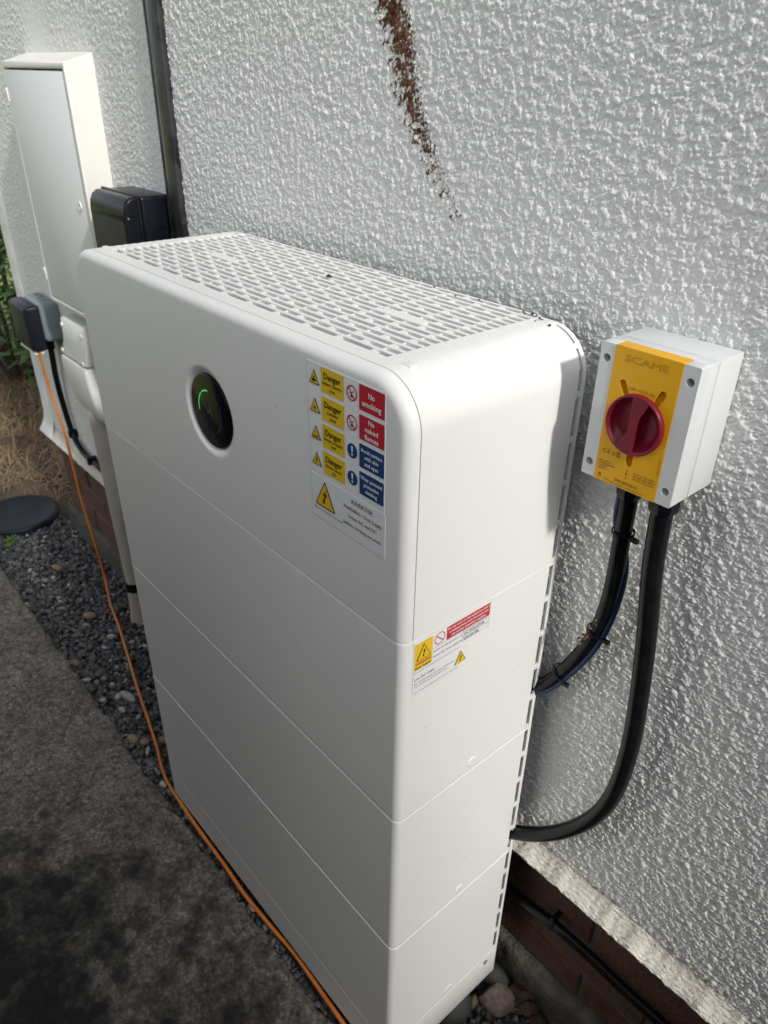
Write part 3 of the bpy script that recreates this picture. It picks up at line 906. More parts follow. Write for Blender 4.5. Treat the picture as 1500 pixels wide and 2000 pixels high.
PF = Plane((0, -D, 0), (1,0,0), (0,0,1), (0,-1,0))
lab = MB().rings([[PF.p(*q, hh_) for q in rr(-0.1476, -0.0312, 1.0416, 1.1612, 0.0004)] for hh_ in (0.0, 0.00025)], cap1=True).put('safety_label', M['label'], unit)
lab['label'] = 'white label with four yellow danger panels and red and blue panels'
ky, kt, kr, kb, kw, kk = [MB() for _ in range(6)]
Hp, Ht = 0.0005, 0.0008
sub = [('Battery charging', 'area'), ('Explosive', 'gases'), ('Battery contains', 'acid'), ('Electric shock', 'risk')]
wid = [0.030, 0.0165, 0.0295, 0.0245]; wid2 = [0.0085, 0.0105, 0.0070, 0.0065]
for i in range(4):
    zt = 1.1598 - 0.02915*i
    q = MB(); flat(q, PF, rr(-0.1252, -0.0902, zt-0.0248, zt, 0.0006), Hp); q.put('yellow_panel', M['yel'], lab)
    text(kk, PF, 'Danger', -0.1077, zt-0.0105, 0.0062, Ht, 0.0262, bold=0.022)
    text(kk, PF, sub[i][0], -0.1077, zt-0.0162, 0.0030, Ht, wid[i], bold=0.02)
    text(kk, PF, sub[i][1], -0.1077, zt-0.0215, 0.0030, Ht, wid2[i], bold=0.02)
    flat(kk, PF, tri(-0.1363, zt-0.0205, zt-0.0050, 0.0086), Hp)
    q = MB(); flat(q, PF, tri(-0.1363, zt-0.0194, zt-0.0068, 0.0068), Ht); q.put('warning_triangle', M['yel'], lab)
    b0, b1 = zt-0.0190, zt-0.0075
    hI = Ht + 0.0003
    if i == 3: bolt(kk, PF, -0.1363, b0-0.0002, b1+0.001, 0.0058, hI)
    elif i == 0:
        flat(kk, PF, [(-0.1395, b0+0.0015), (-0.1335, b0+0.0015), (-0.1335, b0+0.0045), (-0.1395, b0+0.0045)], hI)
        flat(kk, PF, [(-0.1375, b0+0.0052), (-0.1345, b0+0.0057), (-0.1350, b0+0.0075), (-0.1372, b0+0.0070)], hI)
    elif i == 1:
        for a in range(20, 170, 25):
            c, s = math.cos(R(a)), math.sin(R(a))
            flat(kk, PF, [(-0.1365+0.0010*c-0.0004*s, b0+0.0015+0.0010*s+0.0004*c), (-0.1365+0.0055*c*0.7, b0+0.0015+0.0055*s), (-0.1365+0.0010*c+0.0004*s, b0+0.0015+0.0010*s-0.0004*c)], hI)
    else:
        flat(kk, PF, [(-0.1415, b0+0.0010), (-0.1315, b0+0.0010), (-0.1330, b0+0.0028), (-0.1400, b0+0.0022)], hI)
        flat(kk, PF, [(-0.1385, b0+0.0055), (-0.1350, b0+0.0065), (-0.1350, b0+0.0070), (-0.1385, b0+0.0062)], hI)
    cz_ = zt - 0.0125
    q = MB(); flat(q, PF, rr(-0.0677, -0.0321, zt-0.0246, zt, 0.0011), Hp); q.put('red_panel' if i < 2 else 'blue_panel', M['red'] if i < 2 else M['blue'], lab)
    if i < 2:
        q = MB(); ring(q, PF, -0.0784, cz_, 0.0062, 0.0077, Hp); slash(q, PF, -0.0784, cz_, 0.0066, 0.0007, R(-48), hI)
        q.put('prohibition_ring', M['red'], lab)
        flat(kk, PF, [(-0.0815, cz_-0.0010), (-0.0750, cz_+0.0018), (-0.0752, cz_+0.0026), (-0.0818, cz_-0.0003)], Ht)
        flat(kk, PF, [(-0.0800, cz_-0.0042), (-0.0772, cz_-0.0042), (-0.0768, cz_-0.0015), (-0.0800, cz_-0.0015)], Ht)
    else:
        q = MB(); flat(q, PF, circle(-0.0784, cz_, 0.0077, 28), Hp); q.put('mandatory_disc', M['blue'], lab)
        flat(kw, PF, [(-0.0797, cz_+0.0052), (-0.0792, cz_-0.0012), (-0.0776, cz_-0.0012), (-0.0771, cz_+0.0052)], Ht)
        flat(kw, PF, circle(-0.0784, cz_-0.0036, 0.0012, 12), Ht)
tx = [(('No', 0.0085), ('smoking', 0.0265)), (('No', 0.0085), ('naked', 0.0185), ('flames', 0.0195)),
      (('Avoid contact', 0.0305), ('with skin', 0.0200), ('and eyes', 0.0200)), (('Wear personal', 0.0315), ('protective', 0.0215), ('clothing', 0.0170))]
for i, ls in enumerate(tx):
    zt = 1.1598 - 0.02915*i
    n = len(ls)
    sz = (0.0054, 0.0050, 0.0040, 0.0040)[i]
    for k, (s_, w_) in enumerate(ls):
        z_ = zt - 0.0123 - sz/2 + (n-1-2*k)*(0.00385 if n == 3 and i == 1 else (0.0044 if n == 2 else 0.0033))
        text(kw, PF, s_, -0.0499, z_, sz, Ht, w_, bold=0.014)
tag(kk.put('black_lettering', M['black'], lab), kind='stuff'); tag(kw.put('white_lettering', M['white'], lab), kind='stuff')

lab2 = MB().rings([[PF.p(*q, hh_) for q in rr(-0.1484, -0.0296, 0.9898, 1.0404, 0.0004)] for hh_ in (0.0, 0.00025)], cap1=True).put('inverter_label', M['label'], unit)
lab2['label'] = 'white inverter warning label with a yellow lightning triangle'
ky, kk = MB(), MB()
flat(kk, PF, tri(-0.1243, 1.0052, 1.0376, 0.0172, 0.10), Hp)
flat(ky, PF, tri(-0.1243, 1.0068, 1.0350, 0.0148, 0.08), Ht)
bolt(kk, PF, -0.1243, 1.0068, 1.0345, 0.0125, Ht+0.0003)
text(kk, PF, 'INVERTER', -0.0640, 1.0305, 0.0050, Hp, 0.0330, bold=0.004)
text(kk, PF, 'WARNING - Dual Supply', -0.0640, 1.0215, 0.0040, Hp, 0.0590, bold=0.004)
text(kk, PF, 'Isolate AC and DC', -0.0640, 1.0125, 0.0040, Hp, 0.0440, bold=0.004)
text(kk, PF, 'before carrying out work', -0.0640, 1.0030, 0.0040, Hp, 0.0590, bold=0.004)
text(kk, PF, 'Place on inverter front cover', -0.1430, 1.0000, 0.0026, Hp, 0.0490, align='LEFT')
ky.put('yellow_triangle', M['yel'], lab2); tag(kk.put('black_lettering', M['black'], lab2), kind='stuff')

# ---- labels on the sunny side
PS = Plane((0.0, 0, 0), (0,1,0), (0,0,1), (1,0,0))
lab3 = MB().rings([[PS.p(*q, hh_) for q in rr(-0.2368, -0.1165, 0.8478, 0.8955, 0.0004)] for hh_ in (0.0, 0.00025)], cap1=True).put('dual_supply_label', M['label'], unit)
lab3['label'] = 'white dual supply label with yellow warning panel and red instruction panel'
ky, kk, kr, kw, ko = [MB() for _ in range(5)]
flat(ky, PS, [(-0.2352,0.8542),(-0.2090,0.8542),(-0.2090,0.8903),(-0.2352,0.8903)], Hp)
flat(kk, PS, tri(-0.2221, 0.8668, 0.8878, 0.0108), Ht)
q = MB(); flat(q, PS, tri(-0.2221, 0.8678, 0.8862, 0.0094), Ht+0.0003); q.put('warning_triangle', M['yel'], lab3)
bolt(kk, PS, -0.2221, 0.8678, 0.8862, 0.0078, Ht+0.0006)
text(ko, PS, 'WARNING', -0.2221, 0.8611, 0.0038, Ht, 0.0232, bold=0.02)
text(kk, PS, 'Dual Supply', -0.2221, 0.8555, 0.0035, Ht, 0.0232, bold=0.01)
flat(kr, PS, [(-0.1880,0.8728),(-0.1193,0.8728),(-0.1193,0.8902),(-0.1880,0.8902)], Hp)
q = MB(); ring(q, PS, -0.1985, 0.8815, 0.0068, 0.0080, Hp); slash(q, PS, -0.1985, 0.8815, 0.0070, 0.0006, R(-42), Ht); q.put('prohibition_ring', M['red'], lab3)
text(kw, PS, 'Do not work on this equipment until it', -0.1537, 0.8858, 0.0027, Ht, 0.0665, bold=0.02)
text(kw, PS, 'is isolated from both the mains and', -0.1537, 0.8807, 0.0027, Ht, 0.0620, bold=0.02)
text(kw, PS, 'the on-site generation supplies', -0.1537, 0.8757, 0.0027, Ht, 0.0545, bold=0.02)
text(kk, PS, 'Isolate on-site generator at', -0.2075, 0.8660, 0.0024, Hp, 0.0440, align='LEFT', bold=0.01)
text(kk, PS, 'Isolate the mains supply at', -0.2075, 0.8585, 0.0024, Hp, 0.0440, align='LEFT', bold=0.01)
text(kk, PS, 'Place at point of incoming mains (normally at electricity meter)', -0.2352, 0.8505, 0.0016, Hp, 0.0700, align='LEFT')
def frame(mb, pl, x0, x1, z0, z1, w, h):
    for q in ([(x0,z0),(x1,z0),(x1,z0+w),(x0,z0+w)], [(x0,z1-w),(x1,z1-w),(x1,z1),(x0,z1)], [(x0,z0),(x0+w,z0),(x0+w,z1),(x0,z1)], [(x1-w,z0),(x1,z0),(x1,z1),(x1-w,z1)]):
        flat(mb, pl, q, h)
frame(kk, PS, -0.1625, -0.1195, 0.8645, 0.8705, 0.0003, Hp)
frame(kk, PS, -0.1625, -0.1195, 0.8570, 0.8630, 0.0003, Hp)
flat(kk, PS, [(-0.2088,0.8716),(-0.1195,0.8716),(-0.1195,0.8719),(-0.2088,0.8719)], Hp)
text(kk, PS, 'AC ISOLATOR', -0.1605, 0.8656, 0.0038, Ht, 0.0330, align='LEFT')
text(kk, PS, 'SOLAR DB', -0.1605, 0.8582, 0.0038, Ht, 0.0240, align='LEFT')
ky.put('yellow_panel', M['yel'], lab3); kr.put('red_panel', M['red'], lab3); tag(kk.put('black_lettering', M['black'], lab3), kind='stuff'); tag(kw.put('white_lettering', M['white'], lab3), kind='stuff')
tag(ko.put('red_lettering', M['red'], lab3), kind='stuff')
lab4 = MB().rings([[PS.p(*q, hh_) for q in rr(-0.2362, -0.1498, 0.8172, 0.8476, 0.003)] for hh_ in (0.0, 0.00025)], cap1=True).put('live_cable_label', M['label'], unit)
lab4['label'] = 'white live cable label with a small yellow lightning triangle'
ky, kk = MB(), MB()
text(kk, PS, 'Live DC Cable', -0.2340, 0.8400, 0.0034, Hp, 0.0300, align='LEFT', bold=0.008)
text(kk, PS, 'Do not disconnect DC plugs under load', -0.2340, 0.8345, 0.0024, Hp, 0.0600, align='LEFT')
text(kk, PS, 'Turn off AC and DC isolators first', -0.2340, 0.8300, 0.0024, Hp, 0.0500, align='LEFT')
text(kk, PS, 'Place around DC cable from PV array to DC isolator', -0.2340, 0.8215, 0.0019, Hp, 0.0690, align='LEFT')
flat(kk, PS, tri(-0.1632, 0.8268, 0.8452, 0.0098), Hp); flat(ky, PS, tri(-0.1632, 0.8277, 0.8438, 0.0084), Ht); bolt(kk, PS, -0.1632, 0.8277, 0.8438, 0.0070, Ht+0.0003)
ky.put('yellow_triangle', M['yel'], lab4); tag(kk.put('black_lettering', M['black'], lab4), kind='stuff')

# ================================================================== ISOLATOR SWITCH
IX0, IX1, IZ0, IZ1, IYF, IYB = 0.0428, 0.1444, 1.0492, 1.1870, -0.048, 0.029
iso = thing('isolator_switch', ((IX0+IX1)/2, G, IZ0), 'grey wall isolator with yellow face and dark red rotary knob', 'switch')
bbox('enclosure', IX0, IX1, -0.0150, IYB, IZ0, IZ1, 0.0022, M['isobox'], iso)
bbox('lid', IX0+0.0002, IX1-0.0002, IYF+0.0145, -0.0156, IZ0+0.0002, IZ1-0.0002, 0.0012, M['isobox'], iso)
PI = Plane((0, IYF, 0), (1,0,0), (0,0,1), (0,-1,0))
holes = [(0.0505, 1.1722), (0.1364, 1.1722), (0.0505, 1.0640), (0.1364, 1.0640)]
YX0, YX1 = 0.0586, 0.1278
for xa, xb_, hs in ((IX0+0.0001, YX0-0.0002, (0, 2)), (YX1+0.0002, IX1-0.0001, (1, 3))):
    curve_plate('lid_cheek', [rr(xa, xb_, IZ0, IZ1, 0.0014)] + [circle(*holes[i], 0.0040, 24) for i in hs], 0.0146, PI, M['isobox'], iso)
for hx, hz in holes:
    MB().rings([[PI.p(*q, -0.0120) for q in circle(hx, hz, 0.0039, 16)]], cap0=True).add([PI.p(*q, -0.0120) for q in circle(hx, hz, 0.0039, 16)], [tuple(range(16))]).put('screw_recess', M['case_in'], iso)
KC = (0.0937, 1.1185)
grooves = [capsule(KC[0]-0.0168, KC[1]+0.0270, 0.0725, 1.1535, 0.0035), capsule(KC[0]+0.0168, KC[1]+0.0270, 0.1143, 1.1540, 0.0035), capsule(KC[0]+0.0003, KC[1]-0.0310, 0.0940, 1.0778, 0.0035)]
curve_plate('face_plate', [rr(YX0, YX1, IZ0-0.0001, IZ1+0.0004, 0.0005)] + grooves + [circle(*KC, 0.0262, 40)], 0.006, Plane((0, IYF-0.0006, 0), (1,0,0), (0,0,1), (0,-1,0)), M['isoyel'], iso)
MB().box(YX0+0.0002, YX1-0.0002, IYF+0.0054, -0.0320, IZ0+0.0001, IZ1+0.0003).put('face_back', M['isoyel'], iso)
# knob
KR = 0.0298
ky0 = IYF - 0.0006
def kring(r, y, n=64): return [(KC[0]+r*math.cos(2*math.pi*k/n), y, KC[1]+r*math.sin(2*math.pi*k/n)) for k in range(n)]
knob = MB().rings([kring(KR, ky0+0.001), kring(KR, ky0-0.0052), kring(KR-0.0005, ky0-0.0061), kring(KR-0.0012, ky0-0.0064), kring(KR-0.0022, ky0-0.0060), kring(KR-0.0040, ky0-0.0030), kring(KR-0.0075, ky0+0.0030), kring(KR-0.0125, ky0+0.0040), kring(0.002, ky0+0.0042)], cap1=True).put('knob', M['isored'], iso, ang=60)
k = KR/250.0
HB = [(-40, 243), (30, 247), (108, 222), (98, 185), (42, 70), (34, -30), (30, -246), (-40, -245), (-122, -214), (-104, -178), (-38, -62), (-36, 60)]
rot_ = R(0)
def hb(s, y): return [(KC[0]+a*k*s, y, KC[1]+b*k*s) for a, b in HB]
MB().rings([hb(0.985, ky0+0.0030), hb(0.985, ky0-0.0054), hb(0.965, ky0-0.0063)], cap1=True).put('handle_bar', M['isored'], knob, ang=40)
mb = MB(); PK = Plane((0, IYF-0.0006, 0), (1,0,0), (0,0,1), (0,-1,0)); hI = 0.00025
text(mb, PK, 'OFF', 0.0835, 1.1497, 0.0026, hI, 0.0068)
text(mb, PK, 'ON', 0.1040, 1.1497, 0.0026, hI, 0.0056)
ring_pts = capsule(0.0900, 1.1512, 0.0985, 1.1512, 0.0010)
inn_ = capsule(0.0900, 1.1512, 0.0985, 1.1512, 0.0007)
n = len(ring_pts); mb.add([PK.p(*q, hI) for q in ring_pts+inn_], [(i, (i+1) % n, n+(i+1) % n, n+i) for i in range(n)])
text(mb, PK, 'IEC 60947-3', 0.0625, 1.0700, 0.0017, hI, 0.0150, align='LEFT')
text(mb, PK, '3P+N-IP66/IP69', 0.0625, 1.0672, 0.0017, hI, 0.0180, align='LEFT')
text(mb, PK, 'Ui 690V~', 0.0625, 1.0644, 0.0017, hI, 0.0100, align='LEFT')
text(mb, PK, '50/60 Hz', 0.0625, 1.0616, 0.0017, hI, 0.0100, align='LEFT')
text(mb, PK, 'AC21A 32A 690V~', 0.1010, 1.0690, 0.0020, hI, 0.0250, align='LEFT')
text(mb, PK, 'AC22A 32A 690V~', 0.1010, 1.0660, 0.0020, hI, 0.0250, align='LEFT')
text(mb, PK, 'AC23A 25A 415V~', 0.1010, 1.0630, 0.0020, hI, 0.0250, align='LEFT')
text(mb, PK, '590.EM4015', 0.0952, 1.0546, 0.0032, hI, 0.0265)
text(mb, PK, 'Via Costa Erta 15 Parre (BG) ITALY', 0.0965, 1.0508, 0.0019, hI, 0.0375)
text(mb, PK, '12826', 0.0705, 1.0520, 0.0017, hI, 0.0060, align='LEFT')
text(mb, PK, 'MADE IN ITALY', 0.1262, 1.0855, 0.0017, hI, 0.0160, rot=R(90))
# crossed bin, battery box, line symbol
for a, b in (((0.0632, 1.0535), (0.0668, 1.0580)), ((0.0668, 1.0535), (0.0632, 1.0580))):
    dx_, dz_ = b[0]-a[0], b[1]-a[1]; l = math.hypot(dx_, dz_); nx_, nz_ = -dz_/l*0.00018, dx_/l*0.00018
    flat(mb, PK, [(a[0]+nx_, a[1]+nz_), (a[0]-nx_, a[1]-nz_), (b[0]-nx_, b[1]-nz_), (b[0]+nx_, b[1]+nz_)], hI)
frame(mb, PK, 0.0637, 0.0663, 1.0540, 1.0572, 0.0003, hI+0.0001)
frame(mb, PK, 0.0632, 0.0668, 1.0518, 1.0528, 0.0002, hI)
flat(mb, PK, [(0.0938,1.0600),(0.0942,1.0600),(0.0942,1.0725),(0.0938,1.0725)], hI)
ring(mb, PK, 0.0940, 1.0665, 0.0006, 0.0010, hI+0.0001, 14)
tag(mb.put('black_lettering', M['black'], iso), kind='stuff')
mb = MB()
text(mb, PK, 'SCAME', 0.0931, 1.1745, 0.0066, 0.0002, 0.0450, outline=0.009)
text(mb, PK, 'C E', 0.0640, 1.0800, 0.0042, 0.0002, 0.0080, align='LEFT', outline=0.02)
text(mb, PK, 'UK', 0.0795, 1.0830, 0.0024, 0.0002, 0.0050, align='LEFT', outline=0.03)
text(mb, PK, 'CA', 0.0795, 1.0798, 0.0024, 0.0002, 0.0050, align='LEFT', outline=0.03)
ring(mb, PK, 0.0765, 1.0818, 0.0013, 0.0019, 0.0002, 16)
tag(mb.put('embossed_mark', M['isoprint'], iso), kind='stuff')
# glands under the box
def gland(x, y, r, parent):
    def hx(rr_, z, n=8, a=0.2): return [(x+rr_*math.cos(2*math.pi*k_/n+a), y+rr_*math.sin(2*math.pi*k_/n+a), z) for k_ in range(n)]
    MB().rings([hx(r*1.25, IZ0+0.002), hx(r*1.25, IZ0-0.006), hx(r*1.12, IZ0-0.0065), hx(r*1.15, IZ0-0.018), hx(r*1.0, IZ0-0.023), hx(r*0.8, IZ0-0.0245)], cap1=True).put('gland', M['gloss'], parent, ang=30)
gland(0.1225, -0.016, 0.0140, iso)
gland(0.0835, -0.016, 0.0125, iso)

# ---- cables by the isolator
pts = catmull([(0.1225,-0.016,1.042), (0.1220,-0.013,1.010), (0.1215,-0.004,0.945), (0.1310,0.000,0.858), (0.1385,0.004,0.760), (0.1415,0.005,0.684), (0.1360,0.006,0.602), (0.1170,0.006,0.534), (0.0770,0.006,0.463), (0.0200,0.004,0.400), (-0.0500,-0.006,0.362), (-0.14,-0.006,0.352)])
cab = thing('black_conduit', (0.12, 0.0, 0.36), 'thick black cable from the right gland sweeping down behind the white unit', 'cable')
MB().tube(pts, 0.0115, 20).put('sheath', M['rubber'], cab, smooth=True)
pts = [(0.0835,-0.016,1.042), (0.0835,-0.014,1.016), (0.0800,-0.006,0.972), (0.0800,-0.003,0.913), (0.0750,0.000,0.857), (0.0620,0.002,0.806), (0.0360,0.004,0.746), (0.0050,0.004,0.696), (-0.05,0.000,0.65), (-0.12,-0.004,0.63)]
pc = catmull(pts)
cab2 = thing('black_cable', (0.08, 0.0, 0.65), 'black cable with a blue core from the left gland curving behind the white unit', 'cable')
MB().tube(pc, 0.0098, 18).put('sheath', M['rubber'], cab2, smooth=True)
bl = [(0.0745,-0.014,1.040), (0.0735,-0.015,1.016), (0.0735,-0.011,0.985), (0.0830,0.004,0.945), (0.0880,0.004,0.905), (0.0845,0.000,0.852), (0.0700,0.000,0.798), (0.0420,0.001,0.738), (0.0090,0.001,0.688), (-0.05,-0.004,0.64)]
MB().tube(catmull(bl), 0.0036, 12).put('blue_core', M['bluecab'], cab2, smooth=True)
def tie(p, t, r, parent, hd=(1, 0, 0.1)):
    p, t = Vector(p), Vector(t).normalized()
    up = Vector((0,1,0)); a = t.cross(up).normalized(); b = t.cross(a)
    o = MB()
    rgs = [[p + t*s_ + (a*math.cos(2*math.pi*k_/20)+b*math.sin(2*math.pi*k_/20))*q for k_ in range(20)] for s_, q in ((-0.0018, r), (-0.0018, r+0.0012), (0.0018, r+0.0012), (0.0018, r))]
    o.rings(rgs)
    h_ = Vector(hd).normalized(); c = p + h_*(r+0.005)
    o.box(c.x-0.005, c.x+0.005, c.y-0.0025, c.y+0.0025, c.z-0.0022, c.z+0.0022)
    o.put('cable_tie', M['gloss'], parent)
tie((0.0805,-0.006,0.977), (0.0,0.03,-1), 0.0115, cab2, (1, -0.2, -0.15))
tie((0.0690,0.001,0.829), (-0.3,0.03,-1), 0.0115, cab2, (1, -0.2, -0.3))
tie((0.0290,0.004,0.734), (-0.7,0.03,-1), 0.0110, cab2, (0.7, -0.2, -0.7))
# lumpy brown debris caught above the cable
me = stones(60, (0.052, 0.074, -0.012, 0.004), (0.0012, 0.003), [(0.12, 0.06, 0.035, 1), (0.2, 0.13, 0.09, 1)], lambda x, y, r: 0.80 + (x-0.052)*2.1 + r.uniform(-0.004, 0.012, len(x)), 71, 'dry_debris')
tag(put('dry_debris', me, M['slate']), 'brown flaky debris caught on the bend of the black cable', 'debris', kind='stuff')

# cable clipped along the plinth
pcb = thing('plinth_cable', (0.2, 0.05, 0.16), 'black cable clipped along the brick plinth below the drip edge', 'cable')
MB().tube(catmull([(-0.25,0.046,0.158), (-0.12,0.042,0.166), (-0.025,0.040,0.176), (0.056,0.039,0.192), (0.10,0.038,0.199), (0.148,0.040,0.197), (0.215,0.041,0.193), (0.30,0.042,0.194), (0.5,0.044,0.198), (0.9,0.044,0.20)]), 0.0088, 14).put('sheath', M['rubber'], pcb, smooth=True)
for x, z in ((0.075, 0.1965), (0.33, 0.195)):
    MB().tube([(x-0.004, 0.0385, z), (x+0.004, 0.0385, z)], 0.0112, 14).put('cable_clip', M['gloss'], pcb, smooth=False)
    bbox('clip_nail', x-0.004, x+0.004, 0.034, 0.058, z+0.009, z+0.017, 0.001, M['gloss'], pcb)

# ================================================================== THINGS FURTHER ALONG THE WALL
# black trunking and thin wire beside it
tr_ = thing('black_trunking', (-0.935, G, 0.30), 'vertical black trunking strip with a thin wire beside it on the white wall', 'trunking')
bbox('trunking_body', -0.9560, -0.9150, 0.018, 0.034, 0.36, 2.4, 0.004, M['trunk'], tr_)
MB().tube([(-0.9625, 0.024, 0.36), (-0.9623, 0.024, 1.1), (-0.9630, 0.024, 2.4)], 0.0055, 10).put('wire', M['trunk'], tr_, smooth=True)

# meter cabinet
mc = thing('meter_cabinet', (-1.409, G, 0.886), 'tall cream meter cabinet with a grey door on the wall', 'cabinet')
MX0, MX1, MZ0, MZ1, MYF = -1.592, -1.226, 0.886, 1.410, -0.030
mb = MB()
zb = 1.430
fr = 0.013
oy = [(MX0, MZ0), (MX1, MZ0), (MX1, MZ1), (MX0, MZ1)]
ob = [(MX0, MZ0-0.004), (MX1, MZ0-0.004), (MX1, zb), (MX0, zb)]
iy = [(MX0+fr, MZ0+fr), (MX1-fr, MZ0+fr), (MX1-fr, MZ1-fr), (MX0+fr, MZ1-fr)]
def ins(P, d):
    s = [(1,1),(-1,1),(-1,-1),(1,-1)]
    return [(p_[0]+d*q[0], p_[1]+d*q[1]) for p_, q in zip(P, s)]
mb.rings([[(a, G+0.01, b) for a, b in ob], [(a, MYF+0.004, b) for a, b in oy], [(a, MYF+0.001, b) for a, b in ins(oy, 0.0012)], [(a, MYF, b) for a, b in ins(oy, 0.004)], [(a, MYF, b) for a, b in ins(iy, -0.003)], [(a, MYF+0.003, b) for a, b in iy], [(a, MYF+0.014, b) for a, b in iy]])
mb.put('cabinet_body', M['mbox'], mc, ang=50)
bbox('door', MX0+fr+0.003, MX1-fr-0.003, MYF+0.0005, MYF+0.012, MZ0+fr+0.003, MZ1-fr-0.003, 0.003, M['mdoor'], mc)
for z in (1.345, 0.955): bbox('hinge', MX0-0.004, MX0+0.010, MYF-0.003, MYF+0.004, z-0.014, z+0.014, 0.001, M['mbox'], mc)
MB().rings([[(-1.271+r_*math.cos(2*math.pi*k_/20), y_, 1.148+r_*math.sin(2*math.pi*k_/20)) for k_ in range(20)] for r_, y_ in ((0.0095, MYF), (0.009, MYF-0.002), (0.006, MYF-0.0022), (0.005, MYF-0.001))], cap1=True).put('lock', M['case_in'], mc, ang=40)

# cable entry cover under the cabinet, with the duct
ec = thing('cable_entry_cover', (-1.49, G, 0.60), 'white tapered plastic cable cover below the cream cabinet', 'cover')
def slab(x0, x1, yf, z, r=0.008): return [(a, b, z) for a, b in rrect(x0, x1, yf, G+0.004, (r, 0.001, 0.001, r), 0, 4)]
MB().rings([slab(-1.552, -1.414, -0.022, 0.856), slab(-1.557, -1.409, -0.029, 0.848), slab(-1.560, -1.406, -0.030, 0.80), slab(-1.588, -1.446+0.020, -0.030, 0.752)], cap0=True, cap1=True).put('upper_cover', M['pvc'], ec, ang=40)
MB().rings([slab(-1.590, -1.430, -0.034, 0.744), slab(-1.592, -1.428, -0.036, 0.735), slab(-1.592, -1.424, -0.034, 0.690), slab(-1.580, -1.418, -0.031, 0.655), slab(-1.560, -1.412, -0.026, 0.625), slab(-1.530, -1.420, -0.016, 0.600), slab(-1.515, -1.43, -0.006, 0.585)], cap0=True, cap1=True).put('lower_cover', M['pvc'], ec, ang=50)
for x, z in ((-1.545, 0.835), (-1.420, 0.832), (-1.580, 0.760), (-1.445, 0.756)):
    MB().rings([[(x+r_*math.cos(2*math.pi*k_/12), y_, z+r_*math.sin(2*math.pi*k_/12)) for k_ in range(12)] for r_, y_ in ((0.006, -0.029), (0.0055, -0.0325))], cap1=True).put('screw', M['pvc'], ec)
du = thing('beige_duct', (-1.475, 0.0, -0.05), 'vertical beige duct pipe running from the white cover to the gravel', 'pipe')
MB().tube(catmull([(-1.488,0.000,0.612), (-1.478,0.000,0.45), (-1.468,0.000,0.30), (-1.458,0.000,0.15), (-1.450,-0.002,0.06), (-1.442,-0.008,-0.02), (-1.432,-0.020,-0.09)], 6), 0.027, 20).put('pipe', M['duct'], du, smooth=True)
MB().tube([(-1.4515,-0.002,0.073), (-1.4490,-0.003,0.046)], 0.0295, 20).put('band', M['gloss'], du)

# black enclosure
be = thing('black_enclosure', (-1.055, G, 0.98), 'glossy black weatherproof box with a hinged lid between cabinet and trunking', 'enclosure')
EX0, EX1, EZ0, EZ1 = -1.134, -0.977, 0.975, 1.199
bbox('back_box', EX0+0.003, EX1, -0.028, G+0.005, EZ0, EZ1, 0.006, M['gloss'], be, 3)
bbox('rim', EX0-0.001, EX1+0.0015, -0.034, -0.0285, EZ0-0.002, EZ1+0.003, 0.002, M['gloss'], be, 2)
def lp(y, zt, r): return [(a, y, b) for a, b in rrect(EX0, EX1-0.001, EZ0+0.002, zt, (r, r, r, r), 0, 5)]
MB().rings([lp(-0.0342, EZ1, 0.006), lp(-0.046, EZ1-0.001, 0.006), lp(-0.055, EZ1-0.008, 0.006), lp(-0.0595, EZ1-0.017, 0.006), lp(-0.0612, EZ1-0.030, 0.006)], cap1=True).put('lid', M['gloss'], be, ang=50)
bbox('lid_panel', EX0+0.006, EX1-0.010, -0.0626, -0.0600, EZ0+0.012, EZ1-0.040, 0.0008, M['panel'], be)
MB().box(EX0+0.004, EX1-0.008, -0.0632, -0.060, EZ1-0.0395, EZ1-0.0380).put('lid_ridge', M['gloss'], be)
dome(be, EX1-0.0012, -0.054, EZ1-0.036, 0.0022, 0.0012, M['steel'], 'rivet')
MB().rings([[(EX1+x_, 0.004+r_*math.cos(2*math.pi*k_/24), 1.128+r_*math.sin(2*math.pi*k_/24)) for k_ in range(24)] for r_, x_ in ((0.017, -0.001), (0.0165, 0.0022), (0.0150, 0.0022), (0.0145, 0.0006), (0.006, 0.0006), (0.0055, 0.003), (0.003, 0.0035))], cap1=True).put('knockout', M['gloss'], be, ang=40)

# outdoor socket with open-style lid
so = thing('outdoor_socket', (-1.79, G, 0.72), 'grey weatherproof outdoor socket with dark lid near the house corner', 'socket')
bbox('back_box', -1.872, -1.728, -0.022, G+0.004, 0.738, 0.845, 0.013, M['sgrey'], so, 4)
for x in (-1.845, -1.81, -1.775): bbox('entry_knockout', x-0.010, x+0.010, -0.006, 0.018, 0.844, 0.8475, 0.0012, M['sgrey'], so)
MB().rings([[(-1.728+x_, 0.006+r_*math.cos(2*math.pi*k_/20), 0.792+r_*math.sin(2*math.pi*k_/20)) for k_ in range(20)] for r_, x_ in ((0.012, -0.001), (0.0115, 0.0008), (0.010, 0.0008))], cap1=True).put('knockout', M['sgrey'], so, ang=40)
def sl(y, d, zb_): return [(a, y, b) for a, b in rrect(-1.868, -1.732, zb_, 0.842, (0.006, 0.010, 0.010, 0.006), d, 4)]
MB().rings([sl(-0.0222, 0.004, 0.722), sl(-0.026, 0.0, 0.718), sl(-0.050, 0.001, 0.714), sl(-0.060, 0.006, 0.716), sl(-0.063, 0.012, 0.72)], cap1=True).put('lid', M['slid'], so, ang=45)
bbox('lid_lip', -1.86, -1.74, -0.056, -0.030, 0.708, 0.7135, 0.001, M['pvc'], so)
bc = thing('socket_cable', (-1.8, 0.02, 0.38), 'thin black cable dropping from the grey socket along the white wall', 'cable')
